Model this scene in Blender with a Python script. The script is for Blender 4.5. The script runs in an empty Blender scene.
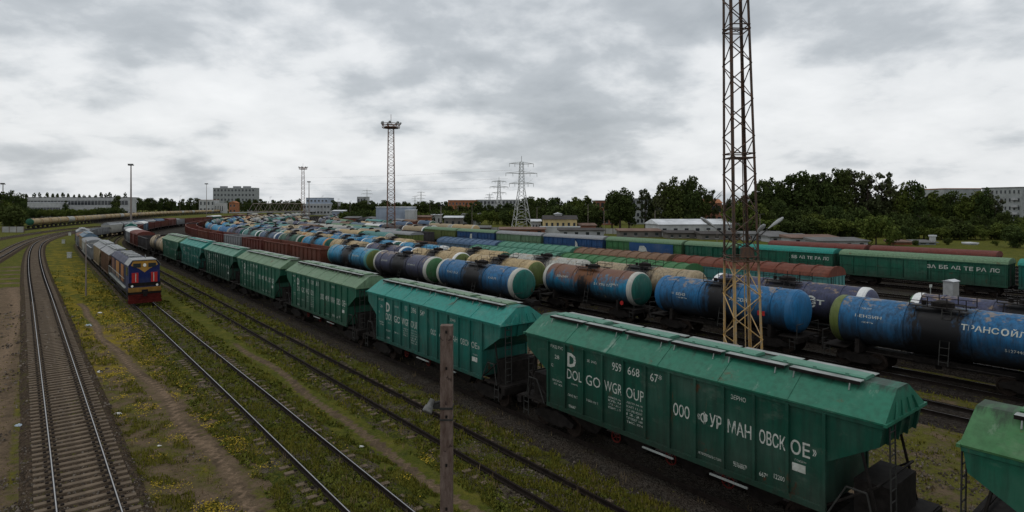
import bpy, math, random
import numpy as np
from mathutils import Vector, Matrix
R = random.Random(7)
NR = np.random.RandomState(11)
SC = bpy.context.scene
COL = SC.collection
# ------------------------------------------------------------------ camera
F = 600.0; HY = 205.0; EYE = 9.95; VX = 34.0
cam_d = bpy.data.cameras.new('camera'); cam = bpy.data.objects.new('camera', cam_d); COL.objects.link(cam)
cam.location = (0, 0, EYE); cam.rotation_euler = (math.radians(90), 0, 0)
cam_d.sensor_width = 36; cam_d.lens = F/1024*36; cam_d.shift_y = -(256-HY)/1024
cam_d.clip_start = 0.1; cam_d.clip_end = 9000
SC.camera = cam
SC.render.resolution_x = 1024; SC.render.resolution_y = 512
# ------------------------------------------------------------------ sky
SUN_EL, SUN_AZ = math.radians(58), math.radians(-60)
W = bpy.data.worlds.new('World'); SC.world = W; W.use_nodes = True
def build_world():
    nt = W.node_tree; nt.nodes.clear(); N = nt.nodes.new; Lk = nt.links.new
    out = N('ShaderNodeOutputWorld'); bg = N('ShaderNodeBackground')
    tc = N('ShaderNodeTexCoord'); sep = N('ShaderNodeSeparateXYZ'); Lk(tc.outputs['Generated'], sep.inputs[0])
    mz = N('ShaderNodeMath'); mz.operation = 'MAXIMUM'; Lk(sep.outputs[2], mz.inputs[0]); mz.inputs[1].default_value = 0.0
    az = N('ShaderNodeMath'); az.operation = 'ADD'; Lk(mz.outputs[0], az.inputs[0]); az.inputs[1].default_value = 0.30
    dx = N('ShaderNodeMath'); dx.operation = 'DIVIDE'; Lk(sep.outputs[0], dx.inputs[0]); Lk(az.outputs[0], dx.inputs[1])
    dy = N('ShaderNodeMath'); dy.operation = 'DIVIDE'; Lk(sep.outputs[1], dy.inputs[0]); Lk(az.outputs[0], dy.inputs[1])
    cb = N('ShaderNodeCombineXYZ'); Lk(dx.outputs[0], cb.inputs[0]); Lk(dy.outputs[0], cb.inputs[1]); cb.inputs[2].default_value = 3.7
    def noise(scale, det, rough, dist, off):
        mp = N('ShaderNodeMapping'); mp.inputs['Location'].default_value = off
        Lk(cb.outputs[0], mp.inputs[0])
        n = N('ShaderNodeTexNoise'); Lk(mp.outputs[0], n.inputs['Vector'])
        n.inputs['Scale'].default_value = scale; n.inputs['Detail'].default_value = det
        n.inputs['Roughness'].default_value = rough; n.inputs['Distortion'].default_value = dist
        return n.outputs[0]
    n1 = noise(1.6, 9, 0.50, 0.1, (1.3, 2.1, 0)); n2 = noise(3.8, 10, 0.56, 0.15, (7.3, 1.9, 4)); n3 = noise(0.7, 4, 0.5, 0.1, (4.9, 0.7, 9))
    def ramp(src, pts):
        r = N('ShaderNodeValToRGB'); r.color_ramp.interpolation = 'EASE'
        e = r.color_ramp.elements
        while len(e) < len(pts): e.new(0.5)
        for i, (p, c) in enumerate(pts): e[i].position = p; e[i].color = (*c, 1)
        Lk(src, r.inputs[0]); return r.outputs[0]
    def mx(a, b, f, mode='MIX'):
        m = N('ShaderNodeMix'); m.data_type = 'RGBA'; m.blend_type = mode
        if isinstance(f, float): m.inputs[0].default_value = f
        else: Lk(f, m.inputs[0])
        Lk(a, m.inputs[6]) if not isinstance(a, tuple) else setattr(m.inputs[6], 'default_value', (*a, 1))
        Lk(b, m.inputs[7]) if not isinstance(b, tuple) else setattr(m.inputs[7], 'default_value', (*b, 1))
        return m.outputs[2]
    add = N('ShaderNodeMath'); add.operation = 'MULTIPLY_ADD'; Lk(n2, add.inputs[0]); add.inputs[1].default_value = 0.62; Lk(n1, add.inputs[2])
    a2 = N('ShaderNodeMath'); a2.operation = 'MULTIPLY_ADD'; Lk(n3, a2.inputs[0]); a2.inputs[1].default_value = 0.5; Lk(add.outputs[0], a2.inputs[2])
    # summed value is centred near 0.97
    c = ramp(a2.outputs[0], [(0.0, (.30, .33, .365)), (0.60, (.37, .405, .44)), (0.74, (.50, .535, .57)), (0.80, (.64, .67, .70)), (0.86, (.78, .80, .82)), (1.0, (.88, .895, .91))])
    sc = N('ShaderNodeMath'); sc.operation = 'MULTIPLY'; Lk(a2.outputs[0], sc.inputs[0]); sc.inputs[1].default_value = 0.785
    nt.links.new(sc.outputs[0], c.node.inputs[0]); c.node.color_ramp.interpolation = 'LINEAR'
    # pale band low over the horizon
    hz = N('ShaderNodeMapRange'); Lk(mz.outputs[0], hz.inputs[0]); hz.inputs[1].default_value = 0.0; hz.inputs[2].default_value = 0.22
    hz.inputs[3].default_value = 0.15; hz.inputs[4].default_value = 0.0
    c = mx(c, (.66, .69, .71), hz.outputs[0])
    sky = N('ShaderNodeTexSky'); sky.sky_type = 'NISHITA'; sky.sun_disc = False
    sky.sun_elevation = SUN_EL; sky.sun_rotation = SUN_AZ; sky.air_density = 1.5; sky.dust_density = 3
    sk = mx(sky.outputs[0], (.1, .1, .1), 1.0, 'MULTIPLY')
    c = mx(c, sk, 0.06)
    Lk(c, bg.inputs[0]); bg.inputs[1].default_value = 1.0
    Lk(bg.outputs[0], out.inputs[0])
build_world()
sd = bpy.data.lights.new('sun', 'SUN'); so = bpy.data.objects.new('sun', sd); COL.objects.link(so)
sd.energy = 0.5; sd.angle = math.radians(18); sd.color = (1, .97, .93)
# direction the light comes from: azimuth measured from +Y towards +X
sv = Vector((math.sin(SUN_AZ)*math.cos(SUN_EL), math.cos(SUN_AZ)*math.cos(SUN_EL), math.sin(SUN_EL)))
so.rotation_euler = sv.to_track_quat('Z', 'Y').to_euler()
SC.view_settings.view_transform = 'Standard'; SC.view_settings.look = 'None'
SC.view_settings.exposure = 0.08; SC.view_settings.gamma = 1.0
SC.cycles.max_bounces = 4; SC.cycles.diffuse_bounces = 2; SC.cycles.glossy_bounces = 2; SC.cycles.transparent_max_bounces = 4
SC.cycles.use_denoising = True

# ------------------------------------------------------------------ yard geometry
TH = math.atan((512-VX)/F); CT, ST = math.cos(TH), math.sin(TH)
D = Vector((-ST, CT)); NV = Vector((CT, ST))          # along the tracks / across them
RAIL = 0.35
def px(x, y, h=0.0):
    """ground point seen at photo pixel x, y when it lies h above ground"""
    Z = F*(EYE-h)/(y-HY); return Vector(((x-512)/F*Z, Z))
def pz(x, Z): return Vector(((x-512)/F*Z, Z))
def zat(y, Z): return EYE + (HY-y)/F*Z
def us(u, s): return NV*u + D*s
MARC, KARC, PHI = 150.0, 400.0, math.radians(31)
class Path:
    def __init__(self, pts, step=1.0):
        P = np.array([[p[0], p[1]] for p in pts], float)
        seg = np.hypot(*np.diff(P, axis=0).T); c = np.r_[0, np.cumsum(seg)]
        self.len = c[-1]; n = max(2, int(self.len/step)); t = np.linspace(0, self.len, n)
        self.P = np.c_[np.interp(t, c, P[:, 0]), np.interp(t, c, P[:, 1])]; self.t = t; self.s0 = 0
    def at(self, s):
        s = s - self.s0
        return Vector((float(np.interp(s, self.t, self.P[:, 0])), float(np.interp(s, self.t, self.P[:, 1]))))
def yard_path(L, s0=-45, s1=None, phi=PHI):
    pts = []; r = KARC - L; s = s0
    while s < MARC: pts.append(us(L, s)); s += 2
    C = us(KARC, MARC); n = int(r*phi/2)
    for i in range(n+1):
        a = i/max(n, 1)*phi
        dv = Vector((NV.x*math.cos(a)-D.x*math.sin(a), NV.y*math.cos(a)-D.y*math.sin(a)))
        pts.append(C - dv*r)
    dd = Vector((D.x*math.cos(phi)+NV.x*math.sin(phi), D.y*math.cos(phi)+NV.y*math.sin(phi)))
    e = pts[-1]
    for i in range(1, 160): pts.append(e + dd*i*2)
    p = Path(pts); p.s0 = s0; return p
def catmull(pts, n=14):
    out = []; P = [Vector((*p,)) for p in pts]; P = [2*P[0]-P[1]] + P + [2*P[-1]-P[-2]]
    for i in range(1, len(P)-2):
        for k in range(n):
            t = k/n; a, b, c, d = P[i-1:i+3]
            out.append(0.5*((2*b)+(c-a)*t+(2*a-5*b+4*c-d)*t*t+(3*b-a-3*c+d)*t**3))
    out.append(P[-2]); return out
def u_row(L): return L
def s_of_x(L, x):
    Z = F*(L/CT)/(x-VX); return (Z - L*ST)/CT
# ------------------------------------------------------------------ materials
MATS = {}
class NT:
    def __init__(s, name):
        s.m = bpy.data.materials.new(name); s.m.use_nodes = True; s.nt = s.m.node_tree; s.nt.nodes.clear()
        s.out = s.N('ShaderNodeOutputMaterial'); s.b = s.N('ShaderNodeBsdfPrincipled'); s.L(s.b.outputs[0], s.out.inputs[0])
    def N(s, t): return s.nt.nodes.new(t)
    def L(s, a, b): s.nt.links.new(a, b)
    def set(s, sock, v):
        if isinstance(v, (int, float)): sock.default_value = v
        elif isinstance(v, tuple): sock.default_value = (*v, 1) if len(v) == 3 and len(sock.default_value) == 4 else v
        else: s.L(v, sock)
    def obj(s): return s.N('ShaderNodeTexCoord').outputs['Object']
    def pos(s): return s.N('ShaderNodeNewGeometry').outputs['Position']
    def mapv(s, v, sc=(1, 1, 1), rot=(0, 0, 0), loc=(0, 0, 0)):
        m = s.N('ShaderNodeMapping'); s.L(v, m.inputs[0]); m.inputs['Scale'].default_value = sc
        m.inputs['Rotation'].default_value = rot; m.inputs['Location'].default_value = loc; return m.outputs[0]
    def noise(s, v, scale, det=4, rough=.55, dist=0.0):
        n = s.N('ShaderNodeTexNoise'); s.L(v, n.inputs['Vector']); n.inputs['Scale'].default_value = scale
        n.inputs['Detail'].default_value = det; n.inputs['Roughness'].default_value = rough; n.inputs['Distortion'].default_value = dist
        return n.outputs[0]
    def ramp(s, f, lo, hi, a=0.0, b=1.0):
        m = s.N('ShaderNodeMapRange'); m.clamp = True; s.set(m.inputs[0], f)
        m.inputs[1].default_value = lo; m.inputs[2].default_value = hi; m.inputs[3].default_value = a; m.inputs[4].default_value = b
        return m.outputs[0]
    def math(s, op, a, b=0.0, c=None):
        m = s.N('ShaderNodeMath'); m.operation = op; s.set(m.inputs[0], a); s.set(m.inputs[1], b)
        if c is not None: s.set(m.inputs[2], c)
        return m.outputs[0]
    def mix(s, a, b, f, mode='MIX'):
        m = s.N('ShaderNodeMix'); m.data_type = 'RGBA'; m.blend_type = mode
        s.set(m.inputs[0], f); s.set(m.inputs[6], a); s.set(m.inputs[7], b); return m.outputs[2]
    def attr(s, name):
        a = s.N('ShaderNodeAttribute'); a.attribute_name = name; return a.outputs['Fac']
    def sep(s, v):
        m = s.N('ShaderNodeSeparateXYZ'); s.L(v, m.inputs[0]); return m.outputs
    def ocol(s): return s.N('ShaderNodeObjectInfo').outputs['Color']
    def orand(s): return s.N('ShaderNodeObjectInfo').outputs['Random']
    def bump(s, h, strength=.4, dist=.02):
        b = s.N('ShaderNodeBump'); b.inputs['Strength'].default_value = strength; b.inputs['Distance'].default_value = dist
        s.L(h, b.inputs['Height']); s.L(b.outputs[0], s.b.inputs['Normal'])
    def fin(s, col, rough=.7, metal=0.0, spec=.5):
        s.set(s.b.inputs['Base Color'], col); s.set(s.b.inputs['Roughness'], rough); s.set(s.b.inputs['Metallic'], metal)
        s.set(s.b.inputs['Specular IOR Level'], spec)
        MATS[s.m.name] = s.m; return s.m
def simple(name, col, rough=.7, var=.25, scale=3.0, metal=0.0, spec=.08):
    n = NT(name); v = n.obj(); f = n.noise(v, scale, 5, .6)
    a = tuple(c*(1-var) for c in col); b = tuple(min(1, c*(1+var)) for c in col)
    return n.fin(n.mix(a, b, n.ramp(f, .3, .7)), rough, metal, spec)
def paint(name, dirt=.35, rust=.15, rough=.5, oil=0.0, streak=1.0, drip=0.0, tank=0, top=0):
    """weathered paint in the object's own colour"""
    n = NT(name); v = n.obj(); r = n.orand()
    vv = n.N('ShaderNodeVectorMath'); vv.operation = 'ADD'; n.L(v, vv.inputs[0])
    cc = n.N('ShaderNodeCombineXYZ'); n.L(n.math('MULTIPLY', r, 97.0), cc.inputs[0]); n.L(n.math('MULTIPLY', r, 31.0), cc.inputs[1]); n.L(cc.outputs[0], vv.inputs[1]); q = vv.outputs[0]
    fade = n.noise(q, .45, 5, .6)
    col = n.mix(n.ocol(), (.34, .34, .30), n.ramp(fade, .45, .8, 0.0, .12))
    col = n.mix(col, (.012, .012, .011), n.ramp(n.noise(n.mapv(q, (3.5*streak, 3.5*streak, .35)), 1.6, 6, .65), .42, .72, 0.0, dirt))
    col = n.mix(col, (.085, .034, .014), n.ramp(n.noise(n.mapv(q, (1, 1, .7)), 1.1, 9, .72), .62, .68, 0.0, rust*4 if rust*4 < 1 else 1.0))
    x, y, z = n.sep(v)
    col = n.mix(col, (.11, .050, .022), n.ramp(n.noise(n.mapv(q, (2.2, 2.2, .22)), 2.2, 8, .8), .63, .70, 0.0, min(1.0, rust*3.5)))
    col = n.mix(col, (.30, .29, .24), n.ramp(n.noise(n.mapv(q, (.8, .8, 1.5), loc=(3, 8, 2)), 1.1, 7, .75), .56, .70, 0.0, .12))
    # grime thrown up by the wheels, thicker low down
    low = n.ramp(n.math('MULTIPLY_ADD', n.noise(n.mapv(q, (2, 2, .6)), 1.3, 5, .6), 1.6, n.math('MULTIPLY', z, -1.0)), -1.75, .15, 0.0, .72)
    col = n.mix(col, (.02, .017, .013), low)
    if top:
        col = n.mix(col, (.022, .026, .022), n.ramp(n.math('MULTIPLY_ADD', n.noise(n.mapv(q, (2.6, .5, .5)), 1.6, 7, .7), 1.1, z), 5.12, 5.35, 0.0, .8))
        col = n.mix(col, (.40, .42, .38), n.ramp(n.noise(n.mapv(q, (1.2, .6, .6), loc=(5, 5, 5)), 1.4, 6, .7), .60, .75, 0.0, .35))
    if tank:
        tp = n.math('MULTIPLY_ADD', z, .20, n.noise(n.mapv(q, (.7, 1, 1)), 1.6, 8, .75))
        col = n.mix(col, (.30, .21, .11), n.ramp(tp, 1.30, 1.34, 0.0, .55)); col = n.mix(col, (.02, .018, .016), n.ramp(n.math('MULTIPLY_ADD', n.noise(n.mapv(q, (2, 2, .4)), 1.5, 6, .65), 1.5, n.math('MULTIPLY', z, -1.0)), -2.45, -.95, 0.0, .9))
    if oil:
        ax = n.math('ABSOLUTE', x); w = n.noise(n.mapv(q, (2.5, 2.5, .25)), 1.4, 7, .7)
        o = n.ramp(n.math('MULTIPLY_ADD', w, -2.2*oil, n.math('ADD', ax, -0.0)), -.25*oil-.35, .25, 1.0, 0.0)
        col = n.mix(col, (.008, .008, .009), o)
    if drip:
        w = n.noise(n.mapv(q, (.9, .9, .4)), 1.3, 8, .75)
        top = n.math('MULTIPLY_ADD', z, .22, w)
        col = n.mix(col, (.14, .055, .02), n.ramp(top, 1.27-.15*drip, 1.36-.1*drip, 0.0, .9))
        col = n.mix(col, (.45, .36, .2), n.ramp(n.noise(n.mapv(q, (.8, .8, 1.2), loc=(9, 3, 1)), 1.5, 6, .7), .66, .70, 0.0, .6))
    n.bump(n.noise(q, 6, 3), .12, .01)
    return n.fin(col, n.ramp(fade, .3, .8, rough-.08, rough+.25), 0.0, .16)
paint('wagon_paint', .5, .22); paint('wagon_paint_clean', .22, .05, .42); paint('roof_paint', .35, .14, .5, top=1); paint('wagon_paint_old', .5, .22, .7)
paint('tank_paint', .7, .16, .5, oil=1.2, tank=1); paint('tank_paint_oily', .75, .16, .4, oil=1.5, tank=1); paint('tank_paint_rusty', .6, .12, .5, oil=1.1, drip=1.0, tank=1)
paint('far_paint', .6, .12, .6)
simple('black_steel', (.014, .012, .011), .7, .5, 4); simple('wheel_steel', (.022, .016, .013), .6, .4, 5)
simple('pale_metal', (.24, .26, .25), .55, .35, 1.5)
simple('dark_metal', (.035, .035, .033), .6, .4, 2.5); simple('galvanised', (.30, .31, .31), .5, .2, 2)
simple('rail_top', (.34, .34, .34), .38, .1, 2, metal=.9); simple('rail_rust', (.016, .012, .010), .8, .4, 3)
simple('old_concrete', (.122, .094, .067), .9, .35, 2.2); simple('bark', (.05, .04, .032), .9, .3, 6)
simple('red_paint', (.065, .009, .007), .5, .3, 3); simple('red_lamp', (.36, .028, .026), .35, .1, 3); simple('glass_dark', (.02, .025, .03), .15, .1, 1, spec=.6)
simple('lamp_grey', (.13, .13, .125), .6, .4, 8); simple('glass_lens', (.75, .75, .7), .2, .1, 2)

def letter_material():
    n = NT('letter_white'); v = n.pos(); f = n.noise(v, 9, 6, .8); g = n.noise(v, 2.0, 5, .7)
    n.set(n.b.inputs['Alpha'], n.ramp(n.math('MULTIPLY_ADD', g, .6, f), .66, .76, .35, 1.0)); n.fin(n.mix((.50, .52, .48), (.30, .32, .28), n.ramp(g, .4, .7)), .7, 0, .2)
letter_material()
# ------------------------------------------------------------------ mesh builder
class MB:
    def __init__(s): s.v = []; s.f = []; s.mi = []; s.m = 0
    def add(s, vs, fs, m=None):
        k = len(s.v); s.v += [tuple(p) for p in vs]; m = s.m if m is None else m
        for f in fs: s.f.append(tuple(i+k for i in f)); s.mi.append(m)
        return s
    def box(s, x0, x1, y0, y1, z0, z1, m=None):
        if x0 > x1: x0, x1 = x1, x0
        if y0 > y1: y0, y1 = y1, y0
        return s.add([(x0, y0, z0), (x1, y0, z0), (x1, y1, z0), (x0, y1, z0), (x0, y0, z1), (x1, y0, z1), (x1, y1, z1), (x0, y1, z1)],
            [(0, 3, 2, 1), (4, 5, 6, 7), (0, 1, 5, 4), (1, 2, 6, 5), (2, 3, 7, 6), (3, 0, 4, 7)], m)
    def prism_y(s, poly, y0, y1, m=None):      # polygon in xz, extruded in y
        n = len(poly); vs = [(p[0], y0, p[1]) for p in poly] + [(p[0], y1, p[1]) for p in poly]
        fs = [tuple(range(n)), tuple(range(2*n-1, n-1, -1))] + [((i+1) % n, i, n+i, n+(i+1) % n) for i in range(n)]
        return s.add(vs, fs, m)
    def prism_x(s, poly, x0, x1, m=None):      # polygon in yz, extruded in x
        n = len(poly); vs = [(x0, p[0], p[1]) for p in poly] + [(x1, p[0], p[1]) for p in poly]
        fs = [tuple(range(n-1, -1, -1)), tuple(range(n, 2*n))] + [(i, (i+1) % n, n+(i+1) % n, n+i) for i in range(n)]
        return s.add(vs, fs, m)
    def tube(s, a, b, r, n=6, r2=None, m=None, caps=True):
        a = Vector(a); b = Vector(b); r2 = r if r2 is None else r2; d = (b-a)
        if d.length < 1e-6: return s
        q = d.to_track_quat('Z', 'Y'); vs = []
        for c, rr in ((a, r), (b, r2)):
            for i in range(n):
                t = 2*math.pi*i/n; vs.append(c + q @ Vector((rr*math.cos(t), rr*math.sin(t), 0)))
        fs = [(i, (i+1) % n, n+(i+1) % n, n+i) for i in range(n)]
        if caps: fs += [tuple(range(n-1, -1, -1)), tuple(range(n, 2*n))]
        return s.add(vs, fs, m)
    def lathe(s, prof, axis='x', c=(0, 0, 0), n=24, m=None):   # prof: (along, radius)
        vs = []; k = len(prof)
        for (a, r) in prof:
            for i in range(n):
                t = 2*math.pi*i/n; p, q = r*math.cos(t), r*math.sin(t)
                vs.append({'x': (c[0]+a, c[1]+p, c[2]+q), 'y': (c[0]+q, c[1]+a, c[2]+p), 'z': (c[0]+p, c[1]+q, c[2]+a)}[axis])
        fs = []
        for j in range(k-1):
            for i in range(n):
                i2 = (i+1) % n; fs.append((j*n+i, j*n+i2, (j+1)*n+i2, (j+1)*n+i))
        if prof[0][1] > 1e-4: fs.append(tuple(range(n-1, -1, -1)))
        if prof[-1][1] > 1e-4: fs.append(tuple(range((k-1)*n, k*n)))
        return s.add(vs, fs, m)
    def mesh(s, name, mats, smooth=False):
        me = bpy.data.meshes.new(name); me.from_pydata(s.v, [], s.f)
        for m in mats: me.materials.append(MATS[m] if isinstance(m, str) else m)
        me.polygons.foreach_set('material_index', s.mi)
        if smooth:
            me.polygons.foreach_set('use_smooth', [True]*len(s.f)); me.set_sharp_from_angle(angle=math.radians(32))
        me.update(); return me
    def build(s, name, mats, parent=None, smooth=False, color=None):
        if isinstance(mats, str): mats = [mats]
        o = bpy.data.objects.new(name, s.mesh(name, mats, smooth)); COL.objects.link(o)
        if parent: o.parent = parent
        if color: o.color = (*color, 1)
        return o
def np_mesh(name, V, Fq, mats, mi=None, parent=None, cols=None):
    """V (n,3), Fq (m,k) faces of one size"""
    me = bpy.data.meshes.new(name); n, m, k = len(V), len(Fq), Fq.shape[1]
    me.vertices.add(n); me.vertices.foreach_set('co', np.asarray(V, np.float32).ravel())
    me.loops.add(m*k); me.loops.foreach_set('vertex_index', np.asarray(Fq, np.int32).ravel())
    me.polygons.add(m); me.polygons.foreach_set('loop_start', np.arange(0, m*k, k, dtype=np.int32))
    me.polygons.foreach_set('loop_total', np.full(m, k, np.int32))
    if mi is not None: me.polygons.foreach_set('material_index', np.asarray(mi, np.int32))
    for mm in mats: me.materials.append(MATS[mm])
    if cols is not None:
        for nm, arr in cols.items():
            at = me.attributes.new(nm, 'FLOAT', 'POINT'); at.data.foreach_set('value', np.asarray(arr, np.float32))
    me.update(calc_edges=True); me.validate()
    return me
def link(name, me, parent=None):
    o = bpy.data.objects.new(name, me); COL.objects.link(o)
    if parent: o.parent = parent
    return o
def tag(o, label=None, cat=None, group=None, kind=None):
    if label: o['label'] = label
    if cat: o['category'] = cat
    if group: o['group'] = group
    if kind: o['kind'] = kind
    return o
def thing(name, label=None, cat=None, group=None, loc=(0, 0, 0), rz=0.0, kind=None):
    o = bpy.data.objects.new(name, None); COL.objects.link(o); o.location = loc; o.rotation_euler = (0, 0, rz); o.empty_display_size = .2
    return tag(o, label, cat, group, kind)
KIDS = {}
def kids(o): return [c for c in bpy.data.objects if c.parent == o] if o.name not in KIDS else KIDS[o.name]
def snapshot(o):
    ch = list(o.children); KIDS[o.name] = ch
    for c in ch: snapshot(c)
def copy_tree(o, parent=None):
    c = o.copy(); COL.objects.link(c); c.parent = parent
    for ch in KIDS.get(o.name, ()): copy_tree(ch, c)
    return c
def tint(root, cols):
    """cols: part name -> colour for a copied thing (walks its parts)"""
    for ch in CH(root):
        k = ch.name.split('.')[0]
        if k in cols: ch.color = (*cols[k], 1)
        tint(ch, cols)
CHMAP = {}
def CH(root): return CHMAP.get(root.name, [])
def copy_thing(o, parent=None):
    c = o.copy(); COL.objects.link(c); c.parent = parent; CHMAP[c.name] = []
    for ch in KIDS.get(o.name, ()):
        CHMAP[c.name].append(copy_thing(ch, c))
    return c
TXT = {}
def text_geo(s, size=1.0, bold=0.0):
    k = (s, bold)
    if k not in TXT:
        cu = bpy.data.curves.new('t', 'FONT'); cu.body = s; cu.size = 1; cu.offset = bold; cu.resolution_u = 2
        o = bpy.data.objects.new('t', cu); COL.objects.link(o)
        dg = bpy.context.evaluated_depsgraph_get(); me = bpy.data.meshes.new_from_object(o.evaluated_get(dg))
        vs = [tuple(v.co) for v in me.vertices]; fs = [tuple(p.vertices) for p in me.polygons]
        bpy.data.objects.remove(o); bpy.data.curves.remove(cu); bpy.data.meshes.remove(me)
        if vs:
            x0 = min(v[0] for v in vs); x1 = max(v[0] for v in vs); y0 = min(v[1] for v in vs); y1 = max(v[1] for v in vs)
        else: x0 = x1 = y0 = y1 = 0
        TXT[k] = ([(v[0]-x0, v[1]-y0) for v in vs], fs, x1-x0 or 1, y1-y0 or 1)
    return TXT[k]
def put_text(mb, s, x0, x1, z0, z1, yfun, bold=0.0, m=0):
    """flat lettering filling the rectangle x0..x1, z0..z1 on a side whose y is yfun(z)"""
    vs, fs, w, h = text_geo(s, 1.0, bold)
    mb.add([(x0+v[0]/w*(x1-x0), yfun(z0+v[1]/h*(z1-z0)), z0+v[1]/h*(z1-z0)) for v in vs], fs, m)
# ------------------------------------------------------------------ running gear
def bogie(parent, xb, lod=0):
    m = MB()
    for sy in (-1, 1):
        m.prism_y([(xb-1.25, .62), (xb-1.1, .42), (xb-.72, .42), (xb-.45, .30), (xb+.45, .30), (xb+.72, .42), (xb+1.1, .42), (xb+1.25, .62), (xb+.6, .86), (xb-.6, .86)], sy*1.0-.09, sy*1.0+.09)
        for dx in (-.22, 0, .22): m.tube((xb+dx, sy*1.0, .36), (xb+dx, sy*1.0, .66), .085, 6)
    m.box(xb-.22, xb+.22, -1.05, 1.05, .48, .74); m.box(xb-.5, xb+.5, -.3, .3, .7, .95)
    b = m.build('bogie', 'black_steel', parent)
    for dx in (-.925, .925):
        w = MB(); n = 18 if lod == 0 else 10
        w.tube((xb+dx, -1.0, .475), (xb+dx, 1.0, .475), .085, 8)
        for sy in (-1, 1):
            w.lathe([(sy*.70, .505), (sy*.735, .505), (sy*.74, .475), (sy*.83, .47), (sy*.84, .40), (sy*.80, .38), (sy*.80, .18), (sy*.86, .14)], 'y', (xb+dx, 0, .475), n)
        w.build('wheelset', 'wheel_steel', b if lod == 0 else parent)
    return b
def simple_gear(parent, hl, xs):
    m = MB(); m.box(-hl, hl, -.28, .28, .75, 1.12); m.box(-hl+.1, -hl+.4, -1.5, 1.5, .9, 1.15); m.box(hl-.4, hl-.1, -1.5, 1.5, .9, 1.15)
    for xb in xs:
        for sy in (-1, 1): m.prism_y([(xb-1.25, .6), (xb-.6, .32), (xb+.6, .32), (xb+1.25, .6), (xb+.6, .86), (xb-.6, .86)], sy*1.0-.09, sy*1.0+.09)
        for dx in (-.925, .925):
            for sy in (-1, 1): m.lathe([(sy*.72, .5), (sy*.84, .47)], 'y', (xb+dx, 0, .475), 10)
    m.box(hl, hl+.42, -.13, .13, .88, 1.12); m.box(-hl-.42, -hl, -.13, .13, .88, 1.12)
    return m.build('underframe', 'black_steel', parent)
def coupler(parent, x, s):
    m = MB(); m.box(x, x+s*.40, -.11, .11, .90, 1.12)
    m.prism_y([(x+s*.36, .80), (x+s*.62, .84), (x+s*.62, 1.22), (x+s*.36, 1.26)], -.2, .16)
    m.tube((x, -.35, .95), (x+s*.3, -.5, .55), .025, 5)
    return m.build('coupler', 'black_steel', parent)
def ladder(parent, pts0, pts1, rungs, mat='dark_metal', name='ladder', r=.022):
    """two stiles given by their end points"""
    m = MB(); (a0, a1), (b0, b1) = pts0, pts1
    a0, a1, b0, b1 = map(Vector, (a0, a1, b0, b1)); m.tube(a0, a1, r, 5); m.tube(b0, b1, r, 5)
    for i in range(rungs):
        t = (i+.5)/rungs; m.tube(a0.lerp(a1, t), b0.lerp(b1, t), r*.8, 5)
    return m.build(name, mat, parent)
def handwheel(parent, x, y, z, mat='red_paint', r=.21):
    m = MB(); n = 14
    for i in range(n):
        a, b = 2*math.pi*i/n, 2*math.pi*(i+1)/n
        m.tube((x+r*math.cos(a), y, z+r*math.sin(a)), (x+r*math.cos(b), y, z+r*math.sin(b)), .022, 5)
    for i in range(5):
        a = 2*math.pi*i/5; m.tube((x, y, z), (x+r*math.cos(a), y, z+r*math.sin(a)), .014, 4)
    m.tube((x, y-.03, z), (x, y+.4, z), .03, 6); return m.build('handwheel', mat, parent)

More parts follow.
